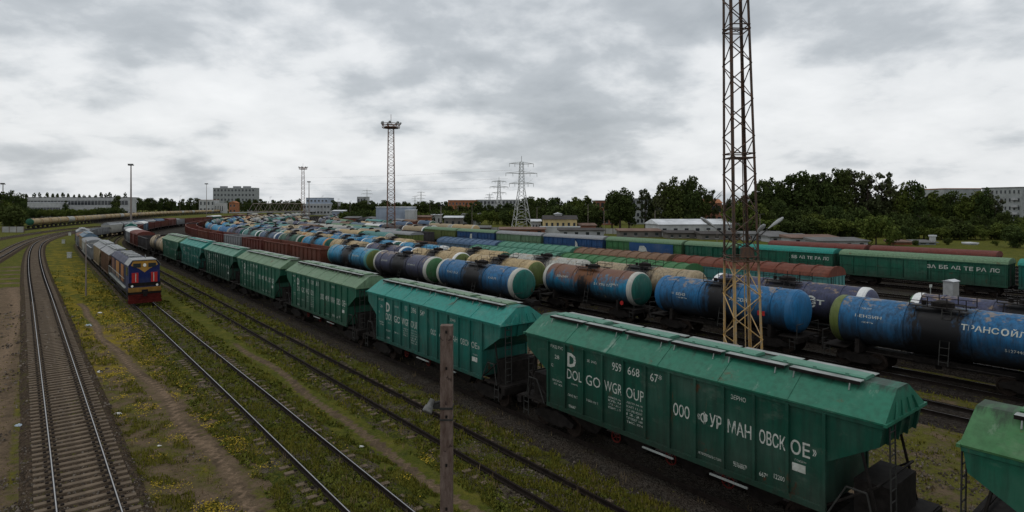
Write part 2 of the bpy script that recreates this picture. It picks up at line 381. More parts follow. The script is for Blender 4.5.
# ------------------------------------------------------------------ grain hopper
HZE, HZB, HL, HR = 3.97, 1.32, 7.10, 5.64
HW = 1.36
RIBX = [(-HR + 2*HR*i/11) for i in range(12)]
def hopper(lod=0):
    t = thing('hopper_wagon'); m = MB()
    side = [(-HL, HZE), (-HL+.10, 3.38), (-HR, 2.55), (-HR, HZB), (HR, HZB), (HR, 2.55), (HL-.10, 3.38), (HL, HZE)]
    m.prism_y(side, -HW, HW)
    rib = .05
    for x in RIBX:
        for sy in (-1, 1):
            m.box(x-.045, x+.045, sy*(HW-.005), sy*(HW+rib+.03), HZB-.02, HZE-.06)
    for sy in (-1, 1):
        m.box(-HR-.05, HR+.05, sy*(HW-.01), sy*(HW+.095), HZB-.14, HZB+.02)
        m.prism_y([(-HL-.02, HZE+.0), (-HL-.02, HZE-.1), (HL+.02, HZE-.1), (HL+.02, HZE)], sy*(HW-.01), sy*(HW+.04))
    for s in (-1, 1):   # stiffeners on the sloping ends
        for y in (-.95, -.32, .32, .95): m.prism_y([(s*(HL-.02), HZE-.1), (s*(HL+.06), HZE-.1), (s*(HL-.02), 3.36), (s*(HL-.10), 3.38)][::s], y-.03, y+.03)
    body = m.build('body', 'wagon_paint', t)
    m = MB(); e = .03
    prof = [(-HW-.05, HZE), (-HW-.06, HZE+.05), (-.42, 4.70), (-.35, 4.73), (.35, 4.73), (.42, 4.70), (HW+.06, HZE+.05), (HW+.05, HZE)]
    # ends lean inwards a little
    n = len(prof); vs = []
    for x0, s in ((-HL-.05, -1), (HL+.05, 1)):
        for (y, z) in prof: vs.append((x0 - s*(z-HZE)*.10, y, z))
    fs = [tuple(range(n-1, -1, -1)), tuple(range(n, 2*n))] + [(i, (i+1) % n, n+(i+1) % n, n+i) for i in range(n)]
    m.add(vs, fs)
    if lod < 2:
        for x in (-4.6, -2.35, 0, 2.35, 4.6):
            for sy in (-1, 1):
                m.prism_x([(sy*(HW+.07), HZE+.06), (sy*.42, 4.725), (sy*.42, 4.68), (sy*(HW+.07), HZE+.02)][::sy], x-.02, x+.02)
        for s in (-1, 1):
            for y in (-1.0, -.35, .35, 1.0): m.tube((s*(HL+.07), y*.8, HZE+.03), (s*(HL+.01), y*.55, 4.4), .04, 4)
            m.box(s*(HL+.02), s*(HL+.10), -HW-.1, HW+.1, HZE-.02, HZE+.06)
    m.build('roof', 'roof_paint', t)
    for i, x in enumerate((-4.9, -1.65, 1.65, 4.9)):
        m = MB(); m.prism_x([(-.30, 4.735), (-.32, 4.80), (-.22, 4.83), (.22, 4.83), (.32, 4.80), (.30, 4.735)], x-1.36, x+1.36)
        if lod == 0:
            for dx in (-.9, 0, .9): m.box(x+dx-.05, x+dx+.05, -.345, -.325, 4.74, 4.86)
        m.build('hatch', 'wagon_paint_clean', t)
    for sy in (-1, 1):
        m = MB()
        for k in range(6):
            x = -6.3+k*2.12
            m.box(x, x+1.96, sy*.38, sy*.66, 4.755, 4.775)
            if lod == 0:
                for dx in (.15, 1.7): m.tube((x+dx, sy*.64, 4.76), (x+dx, sy*.74, 4.50), .018, 4)
                m.box(x, x+1.96, sy*.66, sy*.685, 4.68, 4.77, 1)  # black strip standing in for the shadow under the planks
        m.build('walkway', ['pale_metal', 'black_steel'], t)
    if lod < 2:
        m = MB(); m.box(-7.5, 7.5, -.28, .28, .86, 1.2)
        for s in (-1, 1):
            m.box(s*6.2, s*7.1, -.9, .9, 1.24, 2.2); m.box(s*7.3, s*7.55, -1.5, 1.5, .88, 1.2); m.box(s*5.9, s*7.5, -1.45, 1.45, 1.18, 1.24)  # black end block and platform added to stand in for deep shade here
            for y in (-1.3, 1.3): m.tube((s*7.0, y, 1.2), (s*6.5, y, 3.4), .04, 5); m.tube((s*5.5, y, 1.25), (s*6.9, y, 2.3), .035, 5)
            m.tube((s*6.9, -1.3, 2.3), (s*6.9, 1.3, 2.3), .035, 5)
        for x in (-3.6, -1.2, 1.2, 3.6):   # discharge chutes
            for sy in (-1, 1):
                m.add([(x-1.1, sy*1.25, HZB), (x+1.1, sy*1.25, HZB), (x+1.1, sy*.05, HZB), (x-1.1, sy*.05, HZB), (x-.3, sy*.95, .55), (x+.3, sy*.95, .55), (x+.3, sy*.45, .55), (x-.3, sy*.45, .55)],
                      [(4, 5, 6, 7), (0, 1, 5, 4), (1, 2, 6, 5), (2, 3, 7, 6), (3, 0, 4, 7)])
        m.build('underframe', 'black_steel', t)
        bogie(t, -5.65, lod); bogie(t, 5.65, lod)
        coupler(t, 7.45, 1); coupler(t, -7.45, -1)
        if lod == 0:
            for s in (-1, 1):
                ladder(t, ((s*7.2, -1.15, 1.2), (s*7.16, -1.15, 3.9)), ((s*7.2, -.8, 1.2), (s*7.16, -.8, 3.9)), 9)
                ladder(t, ((s*7.1, -1.5, .5), (s*7.1, -1.5, 1.2)), ((s*6.8, -1.5, .5), (s*6.8, -1.5, 1.2)), 2, name='step')
                # bent handrail round the end platform
                m = MB(); m.tube((s*5.75, -1.5, 1.22), (s*6.25, -1.5, 2.15), .025, 5); m.tube((s*6.25, -1.5, 2.15), (s*6.75, -1.5, 2.15), .025, 5); m.tube((s*6.75, -1.5, 2.15), (s*6.95, -1.5, 1.22), .025, 5)
                m.build('handrail', 'dark_metal', t)
            for x in (.55, -1.9, 2.7): handwheel(t, x, -1.36, .98)
            for x in (-.6, 2.1): 
                m = MB(); m.box(x, x+1.3, -1.46, -1.40, 1.0, 1.05); m.build('lever_bar', 'pale_metal', t)
    else:
        simple_gear(t, 7.4, (-5.65, 5.65))
    return t
def hopper_text(t, num, full=True, title=None):
    y = lambda z: -HW-.006
    W0 = 2*HR/11
    def P(i, s, z0, z1, a=.12, b=.88, bold=0.0):
        m = MB(); put_text(m, s, RIBX[i]+W0*(.055+a*.89), RIBX[i]+W0*(.055+b*.89), z0, z1, y, bold); m.build('lettering', 'letter_white', t)
    def plate(x0, x1, z0, z1):
        m = MB(); m.box(x0, x1, -HW-.012, -HW-.002, z0, z1); m.build('data_plate', 'letter_white', t)
    P(0, 'РЖД РУС', 3.62, 3.77, .08, .9); P(0, '28', 3.22, 3.38, .35, .65); P(0, '12', 2.86, 2.98, .12, .25)
    P(0, 'ПРИПИСКА', 2.28, 2.36, .2, .85); P(0, 'КЛГ 4825', 2.14, 2.22, .3, .85)
    P(1, 'D', 3.05, 3.62, .06, .60, .035); P(1, 'DOL', 2.56, 2.96, .04, .96, .0)
    P(2, 'GO', 2.56, 2.96, .08, .92); P(3, 'WGR', 2.56, 2.96, .02, .98); P(4, 'OUP', 2.56, 2.96, .08, .98)
    P(2, 'ЗЕ  РНО', 3.46, 3.56, .15, .7)
    P(3, num[0], 3.42, 3.72, .45, .95); P(4, num[1], 3.42, 3.72, .15, .75); P(5, num[2], 3.42, 3.72, .15, .7)
    P(1, 'КАЛИНИНГРАД', 2.36, 2.43, .3, .7); P(1, 'ГРУЗ 70 Т', 1.86, 1.96, .1, .7); P(1, num[0]+num[1]+num[2], 1.42, 1.54, .15, .6)
    P(2, 'ТАРА 19,5 Т', 1.90, 2.0, .1, .8)
    for k, s in enumerate(('ОБЪЁМ 104', 'КУБ. М', '17,2 - 21,4', 'КОНС. 3 Т')): P(3, s, 2.34-k*.13, 2.42-k*.13, .25, .92)
    for k in range(6): P(4, ('ДЕПО 04.18', 'КАП 11.15', 'СЛ. РЕМОНТ', '12.21', 'ПРОБЕГ 160', 'ТЫС. КМ')[k], 2.36-k*.14, 2.44-k*.14, .1, .9)
    if full:
        P(6, 'ООО', 2.50, 2.92, .1, .8, .012)
        P(7, '«', 2.62, 2.80, .0, .12, .01); P(7, 'Ф', 2.50, 2.92, .13, .46); P(7, 'УР', 2.50, 2.92, .50, .98, .012); P(8, 'МАН', 2.50, 2.92, .08, .95, .012); P(9, 'ОВСК', 2.50, 2.92, .1, .98, .012); P(10, 'ОЕ', 2.50, 2.92, .02, .62, .012); P(10, '»', 2.62, 2.80, .7, .82, .01)
        P(8, 'ЗЕРНО', 3.58, 3.72, .2, .75); P(10, 'ГОДЕН', 2.32, 2.38, .15, .5)
        plate(RIBX[10]+.12, RIBX[10]+.50, 2.04, 2.26)
        P(7, 'НЕ ПРОПУСКАТЬ С ГОРКИ', 1.50, 1.58, .05, 1.0); P(8, num[0]+num[1]+num[2], 1.52, 1.68, .3, .8); P(9, '667*', 1.52, 1.66, .1, .4); P(9, '12200', 1.6, 1.74, .6, .95)
    else:
        P(6, 'ООО', 2.55, 2.85, .25, .85); P(7, '«ФУР', 2.55, 2.85, .1, .9); P(8, 'МАН', 2.55, 2.85, .1, .9) ; P(9, 'ОВСК', 2.55, 2.85, .1, .95); P(10, 'ОЕ»', 2.55, 2.85, .05, .8)
        P(8, 'ЗЕРНО', 3.56, 3.70, .15, .7); P(10, 'ГОДЕН', 2.5-.3, 2.28, .2, .6); plate(RIBX[10]+.15, RIBX[10]+.6, 1.9, 2.12)

# ------------------------------------------------------------------ tank wagon
TR, TZ, TL = 1.39, 2.65, 5.25
def tank(lod=0, mat='tank_paint'):
    t = thing('tank_wagon'); n = (36, 20, 14)[lod]; d = .42
    m = MB(); m.lathe([(-TL, TR), (TL, TR)], 'x', (0, 0, TZ), n)
    if lod < 2:
        for x in (-3.9, -1.55, 1.55, 3.9): m.lathe([(x-.05, TR+.015), (x-.05, TR+.04), (x+.05, TR+.04), (x+.05, TR+.015)], 'x', (0, 0, TZ), n)
    m.build('barrel', mat, t, smooth=True)
    for s in (-1, 1):
        m = MB(); m.lathe([(s*(TL-.0), TR+.0), (s*(TL+.10), TR-.03), (s*(TL+.14), TR-.09)][::s], 'x', (0, 0, TZ), n)
        m.lathe([(s*(TL-.32), TR+.012), (s*(TL-.32), TR+.02), (s*TL, TR+.02), (s*(TL+.02), TR)][::s], 'x', (0, 0, TZ), n)
        m.build('end_ring', 'wagon_paint_clean', t, smooth=True)
        m = MB(); pr = [(s*(TL+.14+d*math.sin(a)*.8), (TR-.09)*math.cos(a)) for a in [i*math.pi/2/6 for i in range(7)]]
        pr = pr[:-1] + [(pr[-1][0], 0.001)]
        m.lathe(pr[::s], 'x', (0, 0, TZ), n); m.build('end_cap', 'wagon_paint', t, smooth=True)
    m = MB(); m.lathe([(0, .55), (.30, .55), (.34, .4), (.42, .2)], 'z', (0, 0, TZ+TR-.1), 14)
    m.tube((-.9, 0, TZ+TR-.02), (-.9, 0, TZ+TR+.22), .12, 8)
    m.build('dome', 'black_steel', t)
    if lod < 2:
        m = MB()
        for sy in (-1, 1):
            m.box(-1.3, 1.3, sy*.6, sy*.95, TZ+TR-.02, TZ+TR+.02)
            for x in (-1.3, -.45, .45, 1.3): m.tube((x, sy*.95, TZ+TR), (x, sy*.95, TZ+TR+.55 if lod == 0 else TZ+TR+.3), .025, 4)
            m.tube((-1.3, sy*.95, TZ+TR+.3), (1.3, sy*.95, TZ+TR+.3), .02, 4)
            for x in (-1.0, 1.0): m.tube((x, sy*.9, TZ+TR), (x, sy*1.25, TZ+.85), .03, 4)
        m.build('platform', 'black_steel', t)
        for sy in (-1, 1):
            for x in ((0.25,) if lod else (0.25,)):
                ladder(t, ((x, sy*1.0, TZ+TR), (x, sy*1.62, 1.1)), ((x+.42, sy*1.0, TZ+TR), (x+.42, sy*1.62, 1.1)), 8, mat='dark_metal')
        m = MB(); m.box(-5.75, 5.75, -.3, .3, .78, 1.12)
        for s in (-1, 1):
            m.box(s*5.6, s*5.85, -1.5, 1.5, .82, 1.12); m.box(s*4.5, s*5.85, -1.35, 1.35, 1.11, 1.16)
            for x in (3.9,): m.prism_x([(-1.35, .95), (1.35, .95), (1.3, 1.75), (.9, 1.42), (0, 1.1), (-.9, 1.42), (-1.3, 1.75)], s*x-.12, s*x+.12)
            for sy in (-1, 1): m.tube((s*3.4, sy*1.35, 1.1), (s*1.0, sy*1.35, 1.1), .035, 5)
        m.tube((-.2, 0, .55), (-.2, 0, 1.1), .16, 8)
        m.build('underframe', 'black_steel', t)
        bogie(t, -3.9, lod); bogie(t, 3.9, lod); coupler(t, 5.85, 1); coupler(t, -5.85, -1)
        if lod == 0:
            for sx in (-1, 1):
                m = MB()
                for sy in (-1, 1):
                    m.tube((sx*5.8, sy*1.45, 1.1), (sx*5.8, sy*1.45, 2.0), .025, 5)
                m.tube((sx*5.8, -1.45, 2.0), (sx*5.8, -.6, 2.0), .025, 5); m.tube((sx*5.8, 1.45, 2.0), (sx*5.8, .6, 2.0), .025, 5)
                m.build('handrail', 'dark_metal', t)
                ladder(t, ((sx*5.7, -1.5, .45), (sx*5.7, -1.5, 1.1)), ((sx*5.35, -1.5, .45), (sx*5.35, -1.5, 1.1)), 2, name='step')
    else: simple_gear(t, 5.8, (-3.9, 3.9))
    return t
def tank_y(z, r=TR+.012): return -math.sqrt(max(.05, r*r-(z-TZ)**2))
def tank_text(t, items):
    for (s, x0, x1, z0, z1, b) in items:
        m = MB(); vs, fs, w, h = text_geo(s, 1.0, b); m.add([(x0+v[0]/w*(x1-x0), tank_y(z0+v[1]/h*(z1-z0), TR+.018), z0+v[1]/h*(z1-z0)) for v in vs], fs); m.build('lettering', 'letter_white', t)

# ------------------------------------------------------------------ other wagons
def gondola(lod=1, zt=3.3):
    t = thing('gondola_wagon'); m = MB(); L = 6.5
    z0 = 1.25
    m.box(-L, L, -1.52, -1.46, z0, zt); m.box(-L, L, 1.46, 1.52, z0, zt); m.box(-L, -L+.06, -1.46, 1.46, z0, zt); m.box(L-.06, L, -1.46, 1.46, z0, zt)
    m.box(-L+.06, L-.06, -1.46, 1.46, z0, z0+.08)
    for i in range(8):
        x = -L+.2+(2*L-.4)*i/7
        for sy in (-1, 1): m.box(x-.07, x+.07, sy*1.52, sy*1.64, z0-.05, zt-.1)
    for sy in (-1, 1): m.box(-L-.02, L+.02, sy*1.51, sy*1.66, zt-.13, zt); m.box(-L-.02, L+.02, sy*1.52, sy*1.66, z0-.14, z0+.08)
    for s in (-1, 1):
        for y in (-.9, 0, .9): m.box(s*L, s*(L+.1), y-.06, y+.06, z0, zt-.1)
        m.box(s*(L-.02), s*(L+.12), -1.6, 1.6, zt-.13, zt)
    m.build('body', 'wagon_paint_old', t)
    m = MB(); m.box(-L+.1, L-.1, -1.44, 1.44, z0+.1, z0+.14)
    m.build('floor_planks', 'black_steel', t)
    if lod < 2:
        m = MB(); m.box(-6.9, 6.9, -.28, .28, .8, 1.15); 
        for s in (-1, 1): m.box(s*6.6, s*6.9, -1.5, 1.5, .86, 1.15)
        m.build('underframe', 'black_steel', t); bogie(t, -4.6, 1); bogie(t, 4.6, 1); coupler(t, 6.85, 1); coupler(t, -6.85, -1)
    else: simple_gear(t, 6.6, (-4.6, 4.6))
    return t
def boxcar(lod=1, ze=3.45, zr=4.05, L=7.3, ridges=0, door=True):
    t = thing('covered_wagon'); m = MB(); z0 = 1.15
    m.box(-L, L, -1.48, 1.48, z0, ze)
    for i in range(13):
        x = -L+.15+(2*L-.3)*i/12
        for sy in (-1, 1): m.box(x-.05, x+.05, sy*1.479, sy*1.56, z0, ze-.06)
    for sy in (-1, 1):
        m.box(-L-.02, L+.02, sy*1.479, sy*1.60, z0-.12, z0+.06); m.box(-L-.02, L+.02, sy*1.479, sy*1.585, ze-.1, ze+.0)
        for k in (1,): m.box(-L, L, sy*1.479, sy*1.53, z0+(ze-z0)*.5-.03, z0+(ze-z0)*.5+.03)
    for s in (-1, 1):
        for y in (-1, -.35, .35, 1): m.box(s*L, s*(L+.08), y-.04, y+.04, z0, ze)
    m.build('body', 'wagon_paint', t)
    if door:
        for sy in (-1, 1):
            for s in ((-1, 1) if L > 7.5 else (1,)):
                m = MB(); xc = 0 if s == 1 and L <= 7.5 else s*1.0
                m.box(xc-1.0, xc+1.0, sy*1.57, sy*1.63, z0+.05, ze-.12)
                for k in range(4): m.box(xc-1.0, xc+1.0, sy*1.63, sy*1.65, z0+.2+k*.55, z0+.25+k*.55)
                m.tube((xc-1.3, sy*1.66, ze-.08), (xc+1.3, sy*1.66, ze-.08), .03, 4)
                m.build('door', 'wagon_paint', t)
    m = MB(); n = 8; prof = []
    for i in range(n+1):
        a = math.pi*i/n; prof.append((-1.62*math.cos(a), ze+.01+(zr-ze)*math.sin(a)))
    m.prism_x(prof[::-1], -L-.06, L+.06)
    if ridges:
        for i in range(ridges+1):
            x = -L+(2*L)*i/ridges
            q = [(p[0]*1.015, ze+.01+(p[1]-ze-.01)*1.08+.02) for p in prof]; m.prism_x(q[::-1], x-.05, x+.05)
    m.build('roof', 'wagon_paint_old', t)
    if lod < 2:
        m = MB(); m.box(-L, L, -.28, .28, .8, 1.14)
        for s in (-1, 1): m.box(s*(L-.3), s*L, -1.4, 1.4, .86, 1.14)
        m.build('underframe', 'black_steel', t); bogie(t, -L+2.1, 1); bogie(t, L-2.1, 1); coupler(t, L, 1); coupler(t, -L, -1)
        ladder(t, ((L+.14, -1.35, 1.2), (L+.14, -1.35, ze)), ((L+.14, -.95, 1.2), (L+.14, -.95, ze)), 8)
    else: simple_gear(t, L-.1, (-L+2.1, L-2.1))
    return t
def container_flat():
    t = thing('flat_wagon'); m = MB(); m.box(-7.2, 7.2, -1.4, 1.4, .95, 1.2)
    m.build('deck', 'dark_metal', t); simple_gear(t, 7.1, (-5, 5)); return t
def container(L=6.1):
    t = thing('shipping_container'); m = MB(); m.box(-L, L, -1.22, 1.22, 0, 2.55)
    for i in range(int(L*5)):
        x = -L+.12+i*(2*L-.24)/(int(L*5)-1)
        for sy in (-1, 1): m.box(x-.05, x+.05, sy*1.219, sy*1.25, .12, 2.43)
    for sx in (-1, 1):
        for sy in (-1, 1): m.box(sx*(L-.08), sx*(L+.03), sy*1.15, sy*1.26, -.01, 2.58)
    m.build('body', 'wagon_paint_clean', t); return t
# ------------------------------------------------------------------ tracks (centre lines)
L_H, L_P, L_Q, L_R, L_S, L_T, L_U = 18.31, 33.6, 39.1, 43.8, 47.9, 51.6, 80.0
L_2, L_3 = 1.134*9.6*CT, 1.830*9.6*CT
def rp(x, y): return px(x, y, RAIL)
def ext(a, b, dist):
    d = (b-a).normalized(); return a - d*dist
_a, _b = rp(89.6, 512), rp(67.8, 412)
T1 = Path(catmull([ext(_a, _b, 26), _a, _b, rp(42.6, 300), rp(36.5, 275), rp(34.4, 260), rp(35, 250), rp(39, 243), rp(50, 237.6), rp(68, 233), rp(92, 229), rp(120, 226.5)]))
T0A = Path(catmull([rp(-60, 290), rp(-25, 268), rp(0, 254.5), rp(22, 243), rp(40, 237), rp(60, 232.6), rp(90, 228.5), rp(125, 225.5)]))
T0B = Path(catmull([rp(-80, 256), rp(-40, 246), rp(0, 238), rp(22, 234.6), rp(47, 231), rp(80, 227.5), rp(115, 225)]))
p2 = [us(L_2, s) for s in range(-30, 42, 8)] + [rp(144.5, 304)]
T2 = Path(catmull(p2 + [rp(123, 284), rp(104, 267), rp(92, 256), rp(85, 249), rp(82, 244.5), rp(84, 241.3), rp(92, 238.6), rp(105, 236.4), rp(125, 233.6), rp(150, 230), rp(185, 225)]))
def deep(x, Z): return pz(x, Z)
TL_ = Path(catmull([deep(10, 222), deep(30, 245), deep(62, 285), deep(90, 325), deep(120, 395), deep(169, 540), deep(215, 700), deep(250, 860)]))
YT = {}
for nm, L in (('H', L_H), ('P', L_P), ('Q', L_Q), ('R', L_R), ('S', L_S), ('T', L_T), ('U', L_U), ('3', L_3)): YT[nm] = yard_path(L)
EXTRA = [56.5, 61.5, 66.5, 71.5, 85.5, 91, 96.5, 102, 108, 114, 120]
for i, L in enumerate(EXTRA): YT['E%d' % i] = yard_path(L)

# ------------------------------------------------------------------ ground
def ground_material():
    n = NT('ground_soil'); p = n.pos()
    dirt, grass, yel, cinder = n.attr('dirt'), n.attr('grass'), n.attr('yellow'), n.attr('cinder')
    big = n.noise(p, .12, 6, .6); mid = n.noise(p, .9, 7, .68, .4); fine = n.noise(p, 9, 7, .82); vf = n.noise(p, 26, 3, .7)
    g = n.mix((.050, .066, .010), (.112, .106, .020), n.ramp(mid, .35, .65))
    g = n.mix(g, (.020, .030, .008), n.ramp(fine, .50, .68, 0, .8))
    g = n.mix(g, (.13, .105, .045), n.ramp(n.noise(p, 2.3, 6, .7), .56, .66, 0, .55))
    soil = n.mix((.095, .068, .044), (.17, .125, .082), n.ramp(fine, .35, .7)); soil = n.mix(soil, (.060, .045, .031), n.ramp(mid, .45, .62, 0, .7))
    soil = n.mix(soil, (.20, .18, .155), n.ramp(vf, .68, .74, 0, .5))
    cin = n.mix((.022, .020, .018), (.085, .078, .070), n.ramp(vf, .4, .75)); cin = n.mix(cin, (.05, .05, .016), n.ramp(mid, .55, .66, 0, .6))
    yl = n.mix((.23, .16, .018), (.12, .11, .016), n.ramp(fine, .42, .62))
    # masks sharpened with noise
    def edge(a, k=1.0): return n.ramp(n.math('ADD', a, n.math('MULTIPLY', n.math('SUBTRACT', n.math('MULTIPLY_ADD', fine, .45, n.math('MULTIPLY', mid, .55)), .5), 1.7*k)), .42, .58)
    g = n.mix(g, (.16, .135, .055), n.ramp(n.noise(p, 17, 4, .8), .55, .68, 0, .5)); c = n.mix(soil, g, edge(grass)); c = n.mix(c, yl, edge(yel, 1.2)); c = n.mix(c, cin, edge(cinder)); c = n.mix(c, soil, edge(dirt, .8)); c = n.mix(c, n.mix((.155, .108, .072), (.23, .165, .112), n.ramp(fine, .35, .65)), n.ramp(n.math('MULTIPLY_ADD', fine, .5, dirt), 1.0, 1.2, 0, .9))
    c = n.mix(c, (.018, .018, .012), n.ramp(n.noise(p, 3.4, 6, .8), .50, .72, 0, .7)); c = n.mix(c, (.10, .085, .05), n.ramp(n.noise(p, 11, 5, .8), .60, .72, 0, .5))
    n.bump(n.math('MULTIPLY_ADD', fine, .6, n.math('MULTIPLY', vf, .25)), .9, .09)
    return n.fin(c, 1.0, 0, .02)
ground_material()
def gravel(name, dark, light, weed, weed_amt, brown=(.09, .065, .045)):
    n = NT(name); p = n.pos()
    vo = n.N('ShaderNodeTexVoronoi'); n.L(p, vo.inputs['Vector']); vo.inputs['Scale'].default_value = 13
    h = n.sep(vo.outputs['Color'])[0]; fine = n.noise(p, 7, 5, .7); mid = n.noise(p, .8, 6, .65)
    c = n.mix(dark, light, n.ramp(n.math('MULTIPLY_ADD', h, .5, n.math('MULTIPLY', fine, .6)), .25, .85)); c = n.mix(c, brown, n.ramp(mid, .4, .65, 0, .6))
    c = n.mix(c, (.012, .011, .010), n.ramp(vo.outputs['Distance'], .035, .07, 0, .0))
    w = n.mix((.028, .042, .010), (.10, .098, .02), n.ramp(fine, .4, .65)); c = n.mix(c, w, n.ramp(n.math('MULTIPLY_ADD', fine, .5, n.math('MULTIPLY', mid, .6)), .66-weed_amt, .72-weed_amt))
    n.bump(n.math('MULTIPLY_ADD', vo.outputs['Distance'], 2.0, fine), 1.0, .05); return n.fin(c, 1.0, 0, .02)
gravel('ballast_brown', (.024, .018, .013), (.105, .078, .055), None, .05, (.062, .046, .032)); gravel('ballast_weedy', (.040, .033, .024), (.13, .11, .082), None, .15, (.05, .038, .026))
gravel('ballast_dark', (.012, .010, .009), (.055, .049, .043), None, .04, (.035, .026, .02)); gravel('ballast_yard', (.015, .013, .011), (.07, .062, .052), None, .0, (.045, .034, .026))
def dist_to(paths, X, Y):
    d = np.full(X.shape, 1e9)
    for P in paths:
        sx, sy = P.P[:, 0], P.P[:, 1]
        for i in range(0, len(sx), 1):
            pass
    return d
def make_ground():
    # fine patch near the camera, coarse sheet to the horizon, one mesh
    def fields(X, Y):
        U = X*CT + Y*ST; S = -X*ST + Y*CT; Z = np.maximum(Y, 3.0)
        r = U/(9.95*CT)                                   # lateral position in 'photo ratio' units
        def band(c, w, soft=.5): return np.clip(1.5-np.abs(r-c)/w*1.0, 0, 1)
        wob = .02*np.sin(S*.21)+.015*np.sin(S*.53+1)
        dirt = np.zeros_like(X); g = np.full_like(X, .50); yel = np.zeros_like(X); cin = np.zeros_like(X)
        near = Y < 75
        pa = np.interp(S, [0, 25, 32, 60, 90], [.745, .74, .68, .50, .42])
        dirt = np.maximum(dirt, np.clip(1.4-np.abs(r-pa-wob)/.040, 0, 1)*(S < 75))
        pb = np.interp(S, [0, 30, 60, 90], [.73, .76, .76, .80])
        dirt = np.maximum(dirt, np.clip(1.15-np.abs(r-pb+wob)/.028, 0, .8)*(S < 70)*(S > 25))
        dirt = np.maximum(dirt, np.clip(1.25-np.abs(r-1.45-wob)/.042, 0, .85)*np.clip((52-S)/8, 0, 1))
        dirt = np.maximum(dirt, .80*np.exp(-((r-.56)/.13)**2-((S-17)/9.0)**2))
        dirt = np.maximum(dirt, np.clip(.50-np.abs(r-.42)/.12*.3, 0, .4)*(S < 30))
        dirt = np.maximum(dirt, np.clip((-.06-r)/.06, 0, 1)*.78*(S < 95))        # worn gravel beside the first track
        dl = np.clip(1.3-np.abs(r+.25+.1*np.sin(S*.07))/.10, 0, .9)*(S < 130); dirt = np.maximum(dirt, dl)
        # grass strength
        g = np.where((r > .85) & (r < 2.15), .70, g); g = np.where((r > .25) & (r < .95), .47, g)
        g = np.where((S > 60) & (r < 2.0), .72, g)
        g = np.where(r >= 2.15, .42, g)
        yel = np.where((r > .12) & (r < 1.0) & (S > 42), .49 + .08*np.sin(S*.4+r*9), 0); yel = np.where((r > .12) & (r < 1.0) & (S <= 42), .27, yel)
        yel = np.where((r > 1.2) & (r < 1.75), .24, yel); yel = np.where((r < -.05) & (S > 25) & (S < 110), .36, yel)
        yel = np.maximum(yel, 1.1*np.exp(-((r-.98)/.05)**2-((S-23.5)/1.6)**2))
        cin = np.where((r > 1.98) & (r < 2.2), .45, cin)
        cin = np.where(r > 2.9, .42, cin); cin = np.where(r > 3.75, .66, cin); cin = np.where((r > 3.75) & (S > 10), .85, cin)
        yd = (r > 3.0) & (S < 14); g = np.where(yd, .52, g); cin = np.where(yd, .30, cin)
        far = (U > 86+.0*S) & (S > -60); g = np.where(far, .66, g); cin = np.where(far, .35, cin)
        gz = U > 104; g = np.where(gz, .9, g); cin = np.where(gz, .1, cin)
        g = np.where(S > 300, .7, g)
        return dirt, g, yel, cin
    xs = np.r_[-4000, -2000, -1000, -500, np.arange(-260, -60, 4), np.arange(-60, 40, .35), np.arange(40, 300, 3), 500, 1000, 2000, 4000]
    ys = np.r_[-200, -100, -40, np.arange(-10, 16, 2), np.arange(16, 70, .35), np.arange(70, 130, 1.0), np.arange(130, 500, 5), 700, 1000, 2000, 5000, 8000]
    X, Y = np.meshgrid(xs, ys); a, b, c, d = fields(X, Y)
    Zh = np.zeros_like(X)
    rr = np.random.RandomState(3)
    nearm = (Y > 10) & (Y < 80) & (X > -62) & (X < 42)
    k = rr.rand(*X.shape); Zh = np.where(nearm, (k-.5)*.035 + .03*np.sin(X*.7+Y*.31)*np.sin(Y*.45-X*.2), 0)
    Zh = Zh - .02
    Zh += -.03*np.clip(a-.5, 0, .5)
    ny, nx = X.shape; V = np.c_[X.ravel(), Y.ravel(), Zh.ravel()]
    idx = np.arange(nx*ny).reshape(ny, nx); Fq = np.c_[idx[:-1, :-1].ravel(), idx[:-1, 1:].ravel(), idx[1:, 1:].ravel(), idx[1:, :-1].ravel()]
    me = np_mesh('ground', V, Fq, ['ground_soil'], cols={'dirt': a.ravel(), 'grass': b.ravel(), 'yellow': c.ravel(), 'cinder': d.ravel()})
    me.polygons.foreach_set('use_smooth', [True]*len(me.polygons))
    return tag(link('ground', me), kind='structure')
make_ground()

# ------------------------------------------------------------------ ballast, rails, sleepers
def sweep(path, s0, s1, prof, step, mi=None, z=0.0):
    """closed=False profile of (across, height) swept along a path"""
    n = max(2, int((s1-s0)/step)+1); vs = []; fs = []; k = len(prof); pts = [path.at(s0+(s1-s0)*i/(n-1)) for i in range(n)]
    for i in range(n):
        a = pts[max(i-1, 0)]; b = pts[min(i+1, n-1)]; t = (b-a).normalized(); nn = Vector((t.y, -t.x))
        for (u, h) in prof: q = pts[i]+nn*u; vs.append((q.x, q.y, h+z))
    for i in range(n-1):
        for j in range(k-1): fs.append((i*k+j, i*k+j+1, (i+1)*k+j+1, (i+1)*k+j))
    return vs, fs
RP = [(-.07, .0), (-.07, .02), (-.012, .035), (-.012, .125), (-.036, .14), (-.036, .175), (-.016, .176), (.016, .176), (.036, .175), (.036, .14), (.012, .125), (.012, .035), (.07, .02), (.07, .0)]
def sleeper_mesh(mat, bare=True):
    m = MB(); m.prism_y([(-.14, -.12), (-.11, .03), (.11, .03), (.14, -.12)], -1.35, 1.35)
    for sy in (-1, 1):
        for q in (-.17, .17): m.box(-.06, .06, sy*.795+q-.05, sy*.795+q+.05, .025, .07, 1)
    return m.mesh('sleeper', [mat, 'rail_rust'])
SLM = sleeper_mesh('old_concrete')
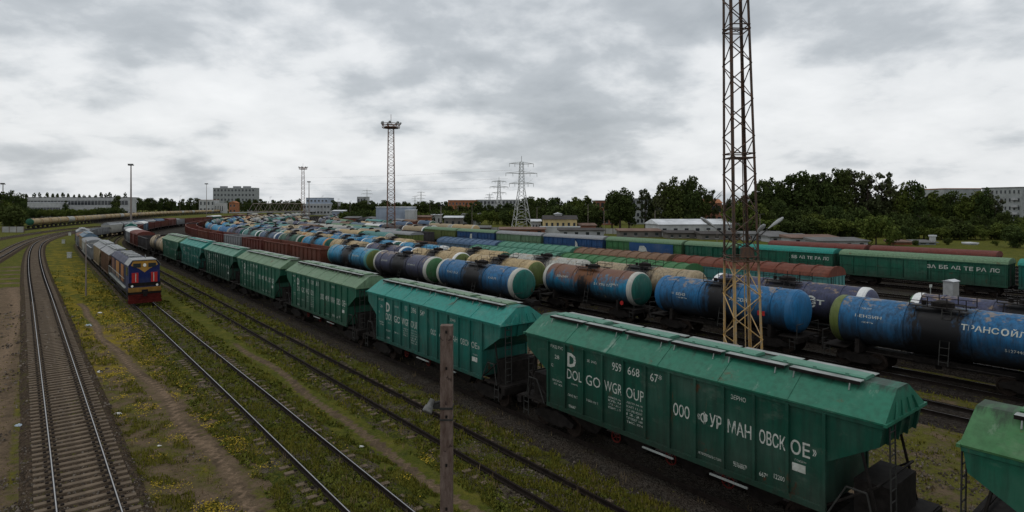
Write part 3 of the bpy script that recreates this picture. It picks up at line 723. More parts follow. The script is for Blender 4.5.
def track(path, s0, s1, ballast, label, top=.19, half=1.65, step=2.0, sleepers=None, shiny=True, zoff=0.0, buried=False):
    root = thing('railway_track', label, 'railway track', 'tracks of the rail yard', kind='structure')
    if ballast:
        w = half+(.30 if ballast == 'ballast_brown' else .45); vs, fs = sweep(path, s0, s1, ([(-w, -.06), (-half, top-.03), (-.9, top-.02), (.9, top-.02), (half, top-.03), (w, -.06)] if not buried else [(-w, -.06), (-half, top-.10), (-1.0, top-.07), (-.88, top-.02), (.88, top-.02), (1.0, top-.07), (half, top-.10), (w, -.06)]), step)
        m = MB(); m.add(vs, fs); o = m.build('ballast', ballast, root)
        for q in o.data.polygons: q.use_smooth = True
    for sgn in (-1, 1):
        prof = [(u+sgn*.795, h) for (u, h) in RP]; vs, fs = sweep(path, s0, s1, prof, min(step, 2.0), z=RAIL-.175+zoff)
        me = bpy.data.meshes.new('rail'); me.from_pydata(vs, [], fs); me.materials.append(MATS['rail_rust']); me.materials.append(MATS['rail_top'])
        if shiny:
            for q in me.polygons:
                if q.normal.z < 0: pass
            for i, q in enumerate(me.polygons): q.material_index = 1 if i % (len(prof)-1) == 6 else 0
        link('rail', me, root)
    if sleepers:
        n_near, sp, drop = sleepers; i = 0; s = s0; rest_v = []; rest_f = []; rest_m = []
        while s < s1:
            a = path.at(s-.3); b = path.at(s+.3); c = path.at(s); ang = math.atan2(b.y-a.y, b.x-a.x)+R.uniform(-.02, .02)
            vis = c.y > 17.5
            if vis and i < n_near:
                o = bpy.data.objects.new('sleeper', SLM); COL.objects.link(o); o.parent = root; o.location = (c.x, c.y, top-.0-drop+R.uniform(-.014, .006)-(R.random() < drop*6)*.05); o.rotation_euler = (0, 0, ang); i += 1
            elif vis:
                M = Matrix.Translation((c.x, c.y, top-drop)) @ Matrix.Rotation(ang, 4, 'Z'); k = len(rest_v)
                for v in [(-.14, -1.35, -.12), (.14, -1.35, -.12), (.14, 1.35, -.12), (-.14, 1.35, -.12), (-.11, -1.35, .03), (.11, -1.35, .03), (.11, 1.35, .03), (-.11, 1.35, .03)]: rest_v.append(tuple(M @ Vector(v)))
                rest_f += [tuple(q+k for q in f) for f in [(4, 5, 6, 7), (0, 1, 5, 4), (1, 2, 6, 5), (2, 3, 7, 6), (3, 0, 4, 7)]]; rest_m += [0]*5
                if c.y < 160:
                    for sy in (-1, 1):
                        k = len(rest_v); y0, y1 = sy*.795-.22, sy*.795+.22
                        for v in [(-.06, y0, .03), (.06, y0, .03), (.06, y1, .03), (-.06, y1, .03), (-.06, y0, .07), (.06, y0, .07), (.06, y1, .07), (-.06, y1, .07)]: rest_v.append(tuple(M @ Vector(v)))
                        rest_f += [tuple(q+k for q in f) for f in [(4, 5, 6, 7), (0, 1, 5, 4), (1, 2, 6, 5), (2, 3, 7, 6), (3, 0, 4, 7)]]; rest_m += [1]*5
            s += sp*(1+R.uniform(-.02, .02))
        if rest_v:
            m = MB(); m.add(rest_v, rest_f); m.mi = rest_m; o = m.build('far_sleepers', ['old_concrete', 'rail_rust'], root); o['kind'] = 'stuff'
    return root
track(T1, 0, T1.len, 'ballast_brown', 'bright railed track on concrete sleepers curving away beside the sandy path', half=1.5, sleepers=(100, .56, 0.0))
track(T2, 0, T2.len, 'ballast_weedy', 'overgrown track under the blue locomotive running through weeds', top=.165, half=1.5, buried=True, sleepers=(100, .58, 0.065))
track(YT['3'], -20, 330, 'ballast_weedy', 'dark rusty empty track between the locomotive track and the hopper wagons', top=.15, half=1.4, shiny=False, buried=True, sleepers=(100, .6, .075))
track(T0A, 0, T0A.len, 'ballast_brown', 'curved track crossing the grass at the edge by the sandy path', sleepers=(100, .6, 0.0))
track(T0B, 0, T0B.len, 'ballast_brown', 'outermost curved track leading towards the cream tank train', sleepers=(100, .6, 0.0))
track(TL_, 0, TL_.len, 'ballast_dark', 'track carrying the long cream tank train', step=4)
for k, lb, a, b in (('H', 'track under the near green hopper wagons', -30, 560), ('P', 'track under the red gondolas and the first tank wagons', -30, 560), ('Q', 'track under the blue tank wagons behind the lattice mast', -30, 560),
                 ('R', 'track under the purple tank wagons', -30, 560), ('S', 'track under the ridged green roofed wagons', -30, 520), ('T', 'track under the rusty roofed wagons', -30, 520), ('U', 'track under the long row of green covered wagons', -40, 520)):
    track(YT[k], a, b, 'ballast_dark' if k != 'H' else 'ballast_yard', lb, step=3, shiny=(k != 'H'))
for i, L in enumerate(EXTRA):
    track(YT['E%d' % i], -40, 480, 'ballast_dark', 'track number %d among the yard tracks beyond the rusty roofed wagons' % (i+1), step=5)
# ------------------------------------------------------------------ wagon prototypes
PROTO = {}
def proto(key, o): snapshot(o); PROTO[key] = o
proto('hopper0', hopper(0)); proto('hopper1', hopper(1)); proto('hopper2', hopper(2))
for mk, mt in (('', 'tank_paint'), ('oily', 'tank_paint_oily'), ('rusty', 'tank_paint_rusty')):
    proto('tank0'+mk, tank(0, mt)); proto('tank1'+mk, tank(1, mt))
proto('tank2', tank(2, 'far_paint')); proto('gondola1', gondola(1)); proto('gondola2', gondola(2))
proto('boxU', boxcar(1, 3.45, 4.05, 7.3)); proto('boxU2', boxcar(2, 3.45, 4.05, 7.3)); proto('boxS', boxcar(1, 3.3, 4.1, 8.2, 13, False)); proto('boxT', boxcar(1, 3.75, 4.5, 7.6, 10, False)); proto('boxT2', boxcar(2, 3.75, 4.5, 7.6, 8, False))
proto('flat', container_flat()); proto('cont', container())
C = dict(green=(.012, .090, .055), deep=(.0075, .058, .038), teal=(.008, .110, .088), leaf=(.042, .14, .052), olive=(.10, .13, .035), blue=(.010, .125, .29), navy=(.018, .065, .17), bright=(.010, .22, .40),
         steel=(.06, .11, .19), purple=(.05, .058, .115), grey=(.22, .23, .24), pale=(.42, .42, .38), cream=(.43, .32, .165), sand=(.33, .26, .16), orange=(.45, .20, .07), dark=(.045, .042, .045), rust=(.13, .038, .022),
         maroon=(.12, .030, .022), brown=(.15, .085, .05), white=(.66, .67, .66), aqua=(.07, .22, .21), tealroof=(.014, .20, .165), greyblue=(.10, .16, .22), black=(.02, .02, .02), sage=(.11, .19, .11), mint=(.07, .20, .14))
ORD = ['%d%s' % (i, 'th' if 10 < i % 100 < 14 else {1: 'st', 2: 'nd', 3: 'rd'}.get(i % 10, 'th')) for i in range(1, 80)]
GRP = {'tank': 'tank wagons standing in the yard', 'hopper': 'hopper wagons with sloping green or grey roofs', 'gondola': 'open gondola wagons', 'box': 'covered wagons standing in the yard', 'flat': 'flat wagons'}
CAT = {'tank': 'tank wagon', 'hopper': 'hopper wagon', 'gondola': 'gondola wagon', 'box': 'covered wagon', 'flat': 'flat wagon'}
def place(path, s, key, half=4.5, colors=None, sx=1.0, scale=None, label=None, kind='tank', name=None):
    a = path.at(s+half); b = path.at(s-half); c = (a+b)/2; d = b-a
    o = copy_thing(PROTO[key]); o.location = (c.x, c.y, RAIL); o.rotation_euler = (0, 0, math.atan2(d.y, d.x)); o.scale = (sx, 1, 1)
    if scale: o.scale = scale
    if colors: tint(o, colors)
    for q in CH(o):
        pass
    tag(o, label, CAT[kind], GRP[kind])
    return o
def tcol(body, cap=None, ring=None):
    b = tuple(c*.85 for c in C[body]); return {'barrel': b, 'end_cap': C[cap] if cap else b, 'end_ring': C[ring] if ring else b}
def hcol(body, roof=None, hatch=None):
    b = C[body]; r = C[roof] if roof else tuple(min(1, c*1.25) for c in b); return {'body': b, 'roof': r, 'hatch': C[hatch] if hatch else r}  # default roof paler than the body, painting in light from above
def bcol(body, roof): return {'body': C[body], 'door': C[body], 'roof': C[roof]}
CN = dict(blue='blue', bright='bright blue', steel='grey-blue', purple='purple grey', grey='grey', pale='off-white', cream='cream', sand='sandy beige', orange='orange', dark='blackened', teal='teal', green='green', aqua='pale teal', navy='dark blue', olive='olive', leaf='light green', white='white', maroon='dark red', rust='rust red', brown='brown', greyblue='slate blue', deep='deep green', black='black', sage='faded green', mint='mint green', tealroof='turquoise')
def rowplace(rowkey, s0, pitch, specs, rowname, near_lod, kind_default='tank', sx=1.0, lod_far=150):
    """specs near to far: (kind, body, extra, ring, style, custom label)"""
    s = s0; out = []
    for i, sp in enumerate(specs):
        kind, body = sp[0], sp[1]; a2 = sp[2] if len(sp) > 2 else None; a3 = sp[3] if len(sp) > 3 else None; style = sp[4] if len(sp) > 4 and sp[4] else ''; lab = sp[5] if len(sp) > 5 else None
        w = sp[6] if len(sp) > 6 else pitch
        sc = s + w/2; c = YT[rowkey].at(sc) if isinstance(rowkey, str) else rowkey.at(sc)
        path = YT[rowkey] if isinstance(rowkey, str) else rowkey
        Z = c.y; lod = 0 if Z < near_lod else (1 if Z < lod_far else 2)
        ordn = ORD[i]
        if kind != 'gap':
            if kind == 'tank':
                key = 'tank2' if lod == 2 else 'tank%d%s' % (lod, style); lbl = '%s tank wagon, %s from the near end, %s' % (CN[body], ordn, rowname)
                o = place(path, sc, key, 3.9, tcol(body, a2, a3), sx=sx*w/12.6, label=lab or lbl, kind='tank')
            elif kind == 'hopper':
                o = place(path, sc, 'hopper%d' % lod, 5.35, hcol(body, a2, a3), label=lab or '%s hopper wagon, %s from the near end, %s' % (CN[body], ordn, rowname), kind='hopper', scale=(w/15.95, 1, .97))
            elif kind == 'gondola':
                o = place(path, sc, 'gondola%d' % (1 if lod < 2 else 2), 4.6, {'body': C[body]}, label=lab or '%s open gondola, %s from the near end, %s' % (CN[body], ordn, rowname), kind='gondola', sx=w/14.3)
            elif kind in ('boxU', 'boxS', 'boxT'):
                k = kind if lod < 2 or kind == 'boxS' else kind+'2'; base = {'boxU': 15.4, 'boxS': 17.2, 'boxT': 16}[kind]
                o = place(path, sc, k, 5, bcol(body, a2 or body), label=lab or '%s covered wagon, %s from the near end, %s' % (CN[body], ordn, rowname), kind='box', sx=w/base)
            elif kind == 'flat':
                o = place(path, sc, 'flat', 5, None, label=lab or 'flat wagon, %s from the near end, %s' % (ordn, rowname), kind='flat', sx=w/15)
                k = copy_thing(PROTO['cont']); k.location = o.location + Vector((0, 0, 1.2)); k.rotation_euler = o.rotation_euler
                tint(k, {'body': C[body]}); tag(k, '%s container on the flat wagon, %s from the near end, %s' % (CN[body], ordn, rowname), 'container', 'shipping containers on flat wagons')
            out.append(o)
            if False: o['label'] = 'tiny distant %s %s in the bending far end of the yard' % (CN[body], CAT['box' if kind.startswith('box') else kind])
        s += w
    return out
def near_s(L, x, zt=None): return s_of_x(L, x)

# --- H: near grain hoppers. wagon pitch 15.5
PH = 15.95
sA = 0           # far end of wagon A on its camera side
# the eave line sits 5.63 m below the eye while the rail is 9.6 m below: distances follow the eave
def s_eave(x):
    u = L_H-HW; Z = F*(u/CT)/(x-VX); return (Z-u*ST)/CT
sC0 = s_eave(525)-7.1-.0
hs = sC0 - PH
H = []
spec = [('hopper', 'green', 'leaf', None, 'bright green hopper wagon cut off at the edge of the picture, ladder at its end'),
        ('hopper', 'deep', 'green', 'mint', 'dark green hopper wagon lettered with a big D and ФУРМАНОВСКОЕ, nearest whole wagon'),
        ('hopper', 'teal', 'tealroof', 'sage', 'teal hopper wagon with a plain teal roof, seen behind the concrete pole'),  # roof is the wall's teal lightened for light falling on top
        ('hopper', 'green', 'sage', None, 'green hopper with faded roof coupled behind the teal hopper'),
        ('hopper', 'green', 'sage', None, 'green lettered hopper, second one behind the teal hopper near the pole'),
        ('hopper', 'deep', 'mint', None, 'green hopper wagon, third one behind the teal hopper near the pole'),
        ('hopper', 'teal', 'tealroof', None, 'pale turquoise hopper wagon between two duller green ones'),
        ('hopper', 'green', 'sage', None, 'farthest green hopper, coupled to the sandy tank wagon')]
nums = [('958', '201', '45*'), ('959', '668', '67*'), ('111', '396', '54*'), ('959', '120', '31'), ('958', '774', '09'), ('959', '003', '18'), ('958', '640', '22'), ('958', '317', '70')]
for i, (k, b, r, h, lb) in enumerate(spec):
    s = hs + i*PH; lod = 0 if i < 4 else 1
    if i == 1: s -= .1
    o = place(YT['H'], s, 'hopper%d' % lod, 5.65, dict(hcol(b, r, h), roof=(.020, .135, .085) if i == 1 else hcol(b, r, h)['roof']), label=lb, kind='hopper'); o['group'] = 'green grain hoppers of the near train'  # paler roof green puts the brighter light on top into the colour
    hopper_text(o, nums[i], full=(i in (0, 1, 3, 4))); H.append(o)
send = hs + 7*PH + PH/2
rest = [('tank', 'sand', 'sand'), ('gondola', 'dark'), ('boxU', 'maroon', 'maroon', None, None, 'covered wagon with a dull red roof where the hopper train starts to bend'), ('boxU', 'grey', 'white'), ('boxU', 'dark', 'grey'), ('hopper', 'dark', 'teal'),
        ('gondola', 'maroon'), ('gondola', 'rust'), ('boxU', 'greyblue', 'white'), ('gondola', 'maroon'), ('gondola', 'maroon'), ('gondola', 'rust'), ('boxU', 'maroon', 'maroon'), ('gondola', 'grey'), ('gondola', 'maroon'), ('gondola', 'maroon'), ('gondola', 'rust'), ('boxU', 'green', 'white'),
        ('gondola', 'maroon'), ('gondola', 'rust'), ('boxU', 'maroon', 'brown'), ('gondola', 'maroon'), ('boxU', 'brown', 'pale'), ('gondola', 'rust')]
rowplace('H', send, 14.0, rest, 'mixed tail of the hopper train', 0, lod_far=120)

# --- P: tanks then red gondolas
sp0 = s_of_x(L_P-1.2, 521)
P = [('tank', 'blue', 'teal', 'pale', 'oily', 'blue tank wagon with teal end and white ring beside the cream tank'), ('tank', 'purple', 'leaf', 'pale', 'oily', 'purple grey tank wagon with light green end and white ring'), ('tank', 'bright', 'olive', 'aqua', 'oily', 'bright blue tank wagon coupled to the red gondolas')]
rowplace('P', sp0, 14.6, P, 'tank row behind the hoppers', 75)
gsp = [('gondola', c) for c in ('rust', 'rust', 'maroon', 'grey', 'maroon', 'rust', 'maroon', 'maroon', 'rust', 'maroon', 'dark', 'maroon', 'rust', 'maroon', 'dark', 'maroon', 'maroon')]
rowplace('P', sp0+14.6*3, 14.3, gsp, 'red gondola string', 0, lod_far=170)
# --- Q
sq0 = s_of_x(L_Q-1.2, 936)-6.55
Q = [('tank', 'blue', 'olive', 'olive', 'oily', 'blue tank wagon with rusty top and black oil band, cut off by the picture edge'), ('tank', 'blue', 'blue', None, '', 'clean blue tank wagon seen behind the foot of the lattice mast'), ('tank', 'bright', 'teal', 'pale', 'rusty', 'rust-streaked blue tank wagon with teal end and cream ring'),
     ('tank', 'cream', 'olive', 'cream', '', 'cream tank wagon with olive end next to the rust-streaked blue one'), ('tank', 'cream', 'olive', 'white'), ('tank', 'purple', 'blue', 'white'), ('tank', 'cream', 'sand'), ('tank', 'bright', 'teal', 'orange'), ('tank', 'green', 'green', 'pale'), ('tank', 'steel', 'steel', 'white'), ('tank', 'aqua', 'green', 'white')]
cs = ['purple', 'blue', 'bright', 'steel', 'bright', 'teal', 'bright', 'aqua', 'grey', 'teal', 'cream', 'sand', 'blue', 'cream', 'cream', 'sand', 'sand', 'grey', 'pale', 'sand', 'pale', 'grey', 'pale', 'aqua']
Q += [('tank', c, R.choice(['green', 'pale', c, 'teal']), R.choice(['pale', c])) for c in cs]
rowplace('Q', sq0, 13.15, Q, 'tank row behind the lattice mast', 75, sx=.955)
# --- R
sr0 = s_of_x(L_R-1.2, 897)-13.0
Rr = [('tank', 'purple', 'leaf', 'white', '', 'purple grey tank wagon with white ring, beside the small grey cabinet'), ('gap',  'x', None, None, None, None, 0.7), ('tank', 'purple', 'purple', 'white', '', 'long purple tank wagon with white end ring and round white emblem'), ('tank', 'sand', 'sand', None, 'oily'), ('tank', 'pale', 'pale', None, '', 'off-white topped tank wagon behind the rust-streaked blue one'), ('tank', 'cream', 'green'), ('tank', 'bright', 'white', 'white'), ('tank', 'bright', 'teal', 'white'), ('tank', 'bright', 'blue'), ('tank', 'cream', 'cream'), ('tank', 'cream', 'orange')]
cs = ['aqua', 'steel', 'green', 'blue', 'aqua', 'bright', 'orange', 'cream', 'green', 'blue', 'bright', 'steel', 'aqua', 'orange', 'sand', 'cream', 'sand', 'sand', 'cream', 'grey', 'sand', 'pale', 'pale', 'grey', 'pale']
Rr += [('tank', c, R.choice(['green', 'pale', c]), R.choice(['pale', c])) for c in cs]
rowplace('R', sr0, 13.3, Rr, 'third tank row', 62)
# --- S
ss0 = s_of_x(L_S, 697)
S = [('boxS', 'leaf', 'leaf', None, None, 'long wagon with light green ridged roof behind the sandy tanks'), ('boxS', 'teal', 'mint', None, None, 'long wagon with pale teal ridged roof behind the light green one', 18)]
cs = ['cream', 'bright', 'blue', 'bright', 'grey', 'purple', 'bright', 'cream', 'steel', 'orange', 'cream', 'aqua', 'green', 'blue', 'cream', 'orange', 'sand', 'sand', 'cream', 'sand', 'grey', 'sand', 'pale', 'grey']
S += [('gap', 'x')] + [('tank', c, R.choice(['green', 'pale', c]), R.choice(['pale', c]), '', None, 13.0) for c in cs]
rowplace('S', ss0, 17.4, S, 'ridged roof row', 0)
# --- T
st0 = s_of_x(L_T, 842)
T = [('boxT', 'aqua', 'rust', None, None, 'pale teal wagon under a rust red ridged roof'), ('boxT', 'brown', 'brown', None, None, 'brown ridged roof wagon with sandy load sheets beside the light green roof', 14), ('boxT', 'teal', 'mint', None, None, 'wagon with mint ridged roof next to the brown one', 15), ('boxT', 'greyblue', 'steel', None, None, 'wagon with slate blue ridged roof, farther than the mint one')]
cs = ['brown', 'brown', 'deep']
T += [('gondola', c, None, None, None, None, 14.0) for c in cs]
cs = ['purple', 'blue', 'cream', 'aqua', 'steel', 'teal', 'sand', 'cream', 'sand', 'pale', 'sand', 'grey', 'pale', 'sand', 'pale', 'grey', 'aqua']
T += [('tank', c, R.choice(['green', 'pale', c]), R.choice(['pale', c]), '', None, 12.8) for c in cs]
rowplace('T', st0, 15.9, T, 'rusty roof row', 0)
# --- U
su0 = s_of_x(L_U, 1011)-16.5
U = [('boxU', 'teal', 'tealroof', None, None, 'teal covered wagon cut off at the picture edge beyond the grey cabinet', 16.0), ('boxU', 'green', 'sage', None, None, 'long green covered wagon with white lettering and pale green roof', 17.4), ('boxU', 'green', 'tealroof', None, None, 'green covered wagon with bright turquoise roof and white lettering', 13.5), ('boxU', 'green', 'sage', None, None, 'green covered wagon seen through the lattice mast', 9), ('boxU', 'leaf', 'sage', None, None, 'light green covered wagon behind the dark blue container panel', 16.5),
     ('boxU', 'navy', 'grey', None, None, 'blue sided wagon with white emblem beside the light green one', 16.5), ('boxU', 'sage', 'grey'), ('boxU', 'navy', 'sage', None, None, 'dark blue wagon with white emblem, farther along the long green row'), ('boxU', 'olive', 'sage'), ('tank', 'sand', 'green', 'white', '', None, 13), ('tank', 'dark', 'dark', None, '', None, 13), ('tank', 'white', 'navy', 'white', '', None, 13), ('tank', 'greyblue', 'grey', None, '', None, 13)]
cs = ['brown', 'grey', 'aqua', 'dark', 'purple', 'grey', 'cream', 'pale', 'purple', 'grey', 'teal', 'purple']
U += [('tank', c, R.choice(['green', 'pale', c]), None, '', None, 12.8) for c in cs]
Uo = rowplace('U', su0, 15.4, U, 'long green covered row', 0)
# lettering and emblems
def side_text(o, items, y=-1.665, name='lettering', mat='letter_white'):
    for (s, x0, x1, z0, z1, b) in items: m = MB(); put_text(m, s, x0, x1, z0, z1, lambda z: y, b); m.build(name, mat, o)
letters = ['ЗА', 'ББ', 'АД', 'ТЕ', 'РА', 'ЛС']
side_text(Uo[1], [(s, 1.0+i*1.0, 1.75+i*1.0, 2.55, 2.98, .02) for i, s in enumerate(letters)] + [('6', -.9, -.6, 2.1, 2.7, .02)], -1.60)
side_text(Uo[2], [(s, 0.2+i*1.15, 1.05+i*1.15, 2.6, 3.0, .02) for i, s in enumerate(letters)], -1.60)
def emblem(o, x, z, k=1.0, y=-1.60):
    m = MB(); pts = [(x-k, z-.45*k), (x+k*1.4, z-.45*k), (x+k*1.0, z-.2*k), (x+.9*k, z+.3*k), (x+.4*k, z+.75*k), (x-.7*k, z+.7*k)]
    m.add([(p[0], y, p[1]) for p in pts], [tuple(range(len(pts)))]); return m.build('emblem', 'letter_white', o)
for i in (5, 7): emblem(Uo[i], 0.6 if i == 5 else -1, 2.3)
# big blue panel standing on the near face of the light green wagon
m = MB(); m.box(-2.2, 6.0, -1.75, -1.665, 1.3, 3.35); pn = m.build('side_panel', 'wagon_paint_clean', Uo[4], color=C['navy']); emblem(Uo[4], 0.4, 2.3, .8, -1.76)
PL = {}
for o in bpy.data.objects:
    if o.get('label'): PL[o['label']] = o
a = PL['blue tank wagon with rusty top and black oil band, cut off by the picture edge']
tank_text(a, [('ТРАНС', 1.15, 2.75, 3.10, 3.40, .02), ('О', 2.82, 3.14, 3.08, 3.42, .03), ('ЙЛ', 3.22, 3.8, 3.10, 3.45, .02), ('МАЗУТ', -3.7, -3.2, 3.5, 3.6, 0), ('БЕНЗИН', -4.0, -2.6, 3.05, 3.22, .01), ('НЕФТЬ', -3.6, -3.0, 2.75, 2.85, 0), ('51274408', 3.0, 3.9, 2.3, 2.45, 0)])
a = PL['clean blue tank wagon seen behind the foot of the lattice mast']
tank_text(a, [('51 82', -3.9, -3.6, 2.9, 3.05, 0), ('БЕНЗ', -3.4, -2.6, 2.85, 3.05, .01), ('НЕФТЬ', -3.3, -2.4, 2.65, 2.75, 0), ('АНСОЙЛ', 1.0, 2.6, 3.0, 3.3, .02)])
m = MB(); m.box(3.2, 3.7, -1.545, -1.515, 2.3, 2.6); m.build('hazard_plate', 'red_lamp', a)
a = PL['rust-streaked blue tank wagon with teal end and cream ring']
tank_text(a, [('БЕНЗИН', -3.4, -2.0, 3.0, 3.2, .01), ('51 770 212', 1.3, 3.4, 2.75, 2.95, .01), ('ОЙЛ', 3.1, 4.0, 2.9, 3.1, .02)])
m = MB(); m.lathe([(-1.56, .18), (-1.53, .18)], 'y', (4.6, 0, 1.6), 12); m.build('tail_lamp', 'red_lamp', a)
a = PL['long purple tank wagon with white end ring and round white emblem']
def logo(a, x, z):
    m = MB(); n = 16
    for k in range(13):
        t0, t1 = [math.radians(40+(k+j)*22) for j in (0, 1)]
        m.add([(x+r*math.cos(t), tank_y(z+r*math.sin(t), TR+.02), z+r*math.sin(t)) for t, r in ((t0, .42), (t1, .42), (t1, .30), (t0, .30))], [(3, 2, 1, 0)])
    m.build('emblem', 'letter_white', a)
logo(a, 2.2, 2.85); tank_text(a, [('GT', 2.0, 3.1, 2.7, 3.05, .03)])
a = PL['purple grey tank wagon with light green end and white ring']; tank_text(a, [('БЕНЗИН', -3.5, -2.2, 3.0, 3.2, .0), ('50 4412', 2.0, 3.4, 3.0, 3.15, 0)])
a = PL['blue tank wagon with teal end and white ring beside the cream tank']; tank_text(a, [('ТНС 512', -3.6, -1.9, 2.9, 3.1, .0), ('ОЙЛ', 2.4, 3.4, 2.95, 3.15, 0)])
a = PL['bright blue tank wagon coupled to the red gondolas']; tank_text(a, [('БЕНЗИН', 1.9, 3.6, 3.0, 3.2, .0)])

# --- far mixed rows
def mixed(key, L, x_near, n, seed, name, weights):
    rr = random.Random(seed); sp = []
    for i in range(n):
        k = rr.choice(weights)
        if k == 'redbox': sp.append(('boxU', 'maroon', 'maroon', None, None, None, 14.5))
        elif k == 'tank': c = rr.choice(['purple', 'grey', 'sand', 'pale', 'steel', 'dark', 'aqua', 'cream', 'teal', 'brown']); sp.append(('tank', c, rr.choice(['green', c, 'pale']), rr.choice(['pale', c]), '', None, 12.9))
        elif k == 'box': sp.append(('boxU', rr.choice(['green', 'olive', 'maroon', 'teal', 'brown']), rr.choice(['grey', 'sage', 'aqua', 'brown']), None, None, None, 15.2))
        elif k == 'gon': sp.append(('gondola', rr.choice(['maroon', 'rust', 'brown', 'dark', 'deep']), None, None, None, None, 14.2))
        else: sp.append(('gap', 'x', None, None, None, None, 16))
    rowplace(key, s_of_x(L, x_near), 14, sp, name, 0, lod_far=120)
mixed('E4', 85.5, 470, 12, 5, 'first background row beyond the green row', ['box', 'tank', 'tank', 'gon', 'gap'])
mixed('E5', 91, 1003, 2, 8, 'dark red string behind the green row', ['redbox'])
mixed('E6', 96.5, 478, 11, 6, 'second background row beyond the green row', ['tank', 'box', 'gon', 'tank'])
mixed('E8', 108, 455, 11, 9, 'third background row beyond the green row', ['box', 'gon', 'tank', 'gap'])
mixed('E0', 56.5, 392, 16, 21, 'row left of the tall floodlight mast', ['tank', 'tank', 'tank', 'gon'])
mixed('E1', 61.5, 418, 15, 22, 'gondola row by the floodlight mast', ['gon', 'box', 'tank', 'tank'])
mixed('E2', 66.5, 400, 14, 23, 'inner mixed row by the floodlight mast', ['tank', 'tank', 'gap'])
mixed('E3', 71.5, 430, 13, 24, 'outer mixed row by the floodlight mast', ['box', 'tank', 'gon'])

# --- locomotive train
def locomotive():
    t = thing('locomotive', 'dark blue diesel locomotive with yellow chevron and red front panels', 'locomotive'); hl = 10.0
    hood = (.02, .035, .16)
    m = MB(); m.prism_x([(-1.42, 1.25), (1.42, 1.25), (1.42, 3.6), (1.02, 4.1), (-1.02, 4.1), (-1.42, 3.6)], hl-3.1, hl-.25)
    m.build('cab', 'wagon_paint_clean', t, color=(.008, .016, .085))
    m = MB(); m.prism_x([(-1.3, 1.3), (1.3, 1.3), (1.3, 3.4), (.95, 3.85), (-.95, 3.85), (-1.3, 3.4)], -hl+.6, hl-3.1)
    for i in range(18):
        for sy in (-1, 1): m.box(-hl+1.0+i*.9, -hl+1.06+i*.9, sy*1.3, sy*1.34, 1.5, 3.35)
    m.build('engine_hood', 'wagon_paint', t, color=(.018, .022, .06))
    
    for a, b, gc in ((-8.4, -5.2, (.13, .05, .03)), (-3.6, -.2, (.34, .15, .03)), (1.6, 4.0, (.30, .11, .025))): m = MB(); m.box(a, b, -1.345, -1.3, 1.6, 3.25); m.build('side_grille', 'wagon_paint', t, color=gc)
    m = MB(); m.prism_x([(-1.52, 3.62), (-1.1, 4.13), (1.1, 4.13), (1.52, 3.62), (1.52, 3.58), (1.1, 4.08), (-1.1, 4.08), (-1.52, 3.58)][::-1], hl-3.3, hl-.15)
    for i in range(4): m.box(-5.8+i*2.4, -4.6+i*2.4, -.6, .6, 3.85, 4.05)
    m.tube((hl-2, .3, 4.1), (hl-2, .3, 4.45), .05); m.build('roof', 'wagon_paint', t, color=(.25, .26, .26))
    x = hl-.25
    m = MB(); m.add([(x+.02, y, z) for y, z in ((-1.25, 3.62), (-.5, 3.3), (0, 2.95), (.5, 3.3), (1.25, 3.62), (1.05, 4.02), (-1.05, 4.02))], [tuple(range(7))]); m.build('chevron', 'wagon_paint_clean', t, color=(.34, .18, .028))
    for sy in (-1, 1):
        m = MB(); m.box(x+.02, x+.05, sy*.35, sy*1.05, 3.42, 3.8); m.build('windscreen', 'glass_dark', t)
        m = MB(); m.box(hl-2.6, hl-1.2, sy*1.42, sy*1.45, 2.6, 3.4); m.build('cab_window', 'glass_dark', t)
    m = MB(); m.lathe([(x+.03, .16), (x+.10, .15)], 'x', (0, 0, 3.62), 12); m.build('headlight', 'glass_lens', t)
    for sy in (-1, 1):
        m = MB(); m.box(x+.02, x+.14, sy*.58, sy*1.18, 2.05, 2.95); m.box(x+.145, x+.155, sy*.80, sy*.86, 2.1, 2.9, 1); m.build('front_panel', ['red_lamp', 'letter_white'], t)
        m = MB(); m.lathe([(x+.05, .11), (x+.15, .11)], 'x', (0, sy*1.15, 1.75), 10); m.build('marker_lamp', 'glass_lens', t)
    m = MB(); m.box(x+.01, x+.05, -1.5, 1.5, 1.72, 2.02); m.build('buffer_beam', 'black_steel', t)
    m = MB(); m.box(x+.02, x+.2, -1.5, -.3, 1.2, 1.6); m.box(x+.02, x+.2, .3, 1.5, 1.2, 1.6); m.box(x+.02, x+.2, -.3, .3, 1.4, 1.6); m.build('front_stripe', 'wagon_paint_clean', t, color=(.34, .18, .028))
    m = MB(); m.prism_x([(-1.5, .25), (1.5, .25), (1.5, .85), (-1.5, .85)], x-.2, x+.3); m.box(x+.3, x+.42, -1.55, 1.55, .2, .5); m.box(x+.0, x+.12, -1.5, 1.5, .855, 1.2); m.build('snow_plough', 'red_paint', t)
    m = MB(); m.box(-hl, hl-.1, -1.55, 1.55, 1.0, 1.28); m.box(-3, 1.5, -1.2, 1.2, .45, 1.0)
    m.build('frame', 'black_steel', t)
    m = MB()
    for sy in (-1, 1):
        m.tube((-hl, sy*1.55, 2.2), (hl-3.1, sy*1.55, 2.2), .025, 4)
        for i in range(9): m.tube((-hl+i*1.5, sy*1.55, 1.28), (-hl+i*1.5, sy*1.55, 2.2), .022, 4)
    m.build('handrail', 'pale_metal', t); m = MB(); m.box(-hl, hl-3.1, -1.56, -1.3, 1.28, 1.34); m.build('footboard', 'pale_metal', t)
    coupler(t, x+.1, 1); bogie(t, -5, 1); bogie(t, 5, 1)
    t.scale = (1.0, .90, 1.05)
    return t
lo = locomotive()
sF = next(s*.5 for s in range(0, 400) if T2.at(s*.5).y > 57.5)      # nose 56 m out
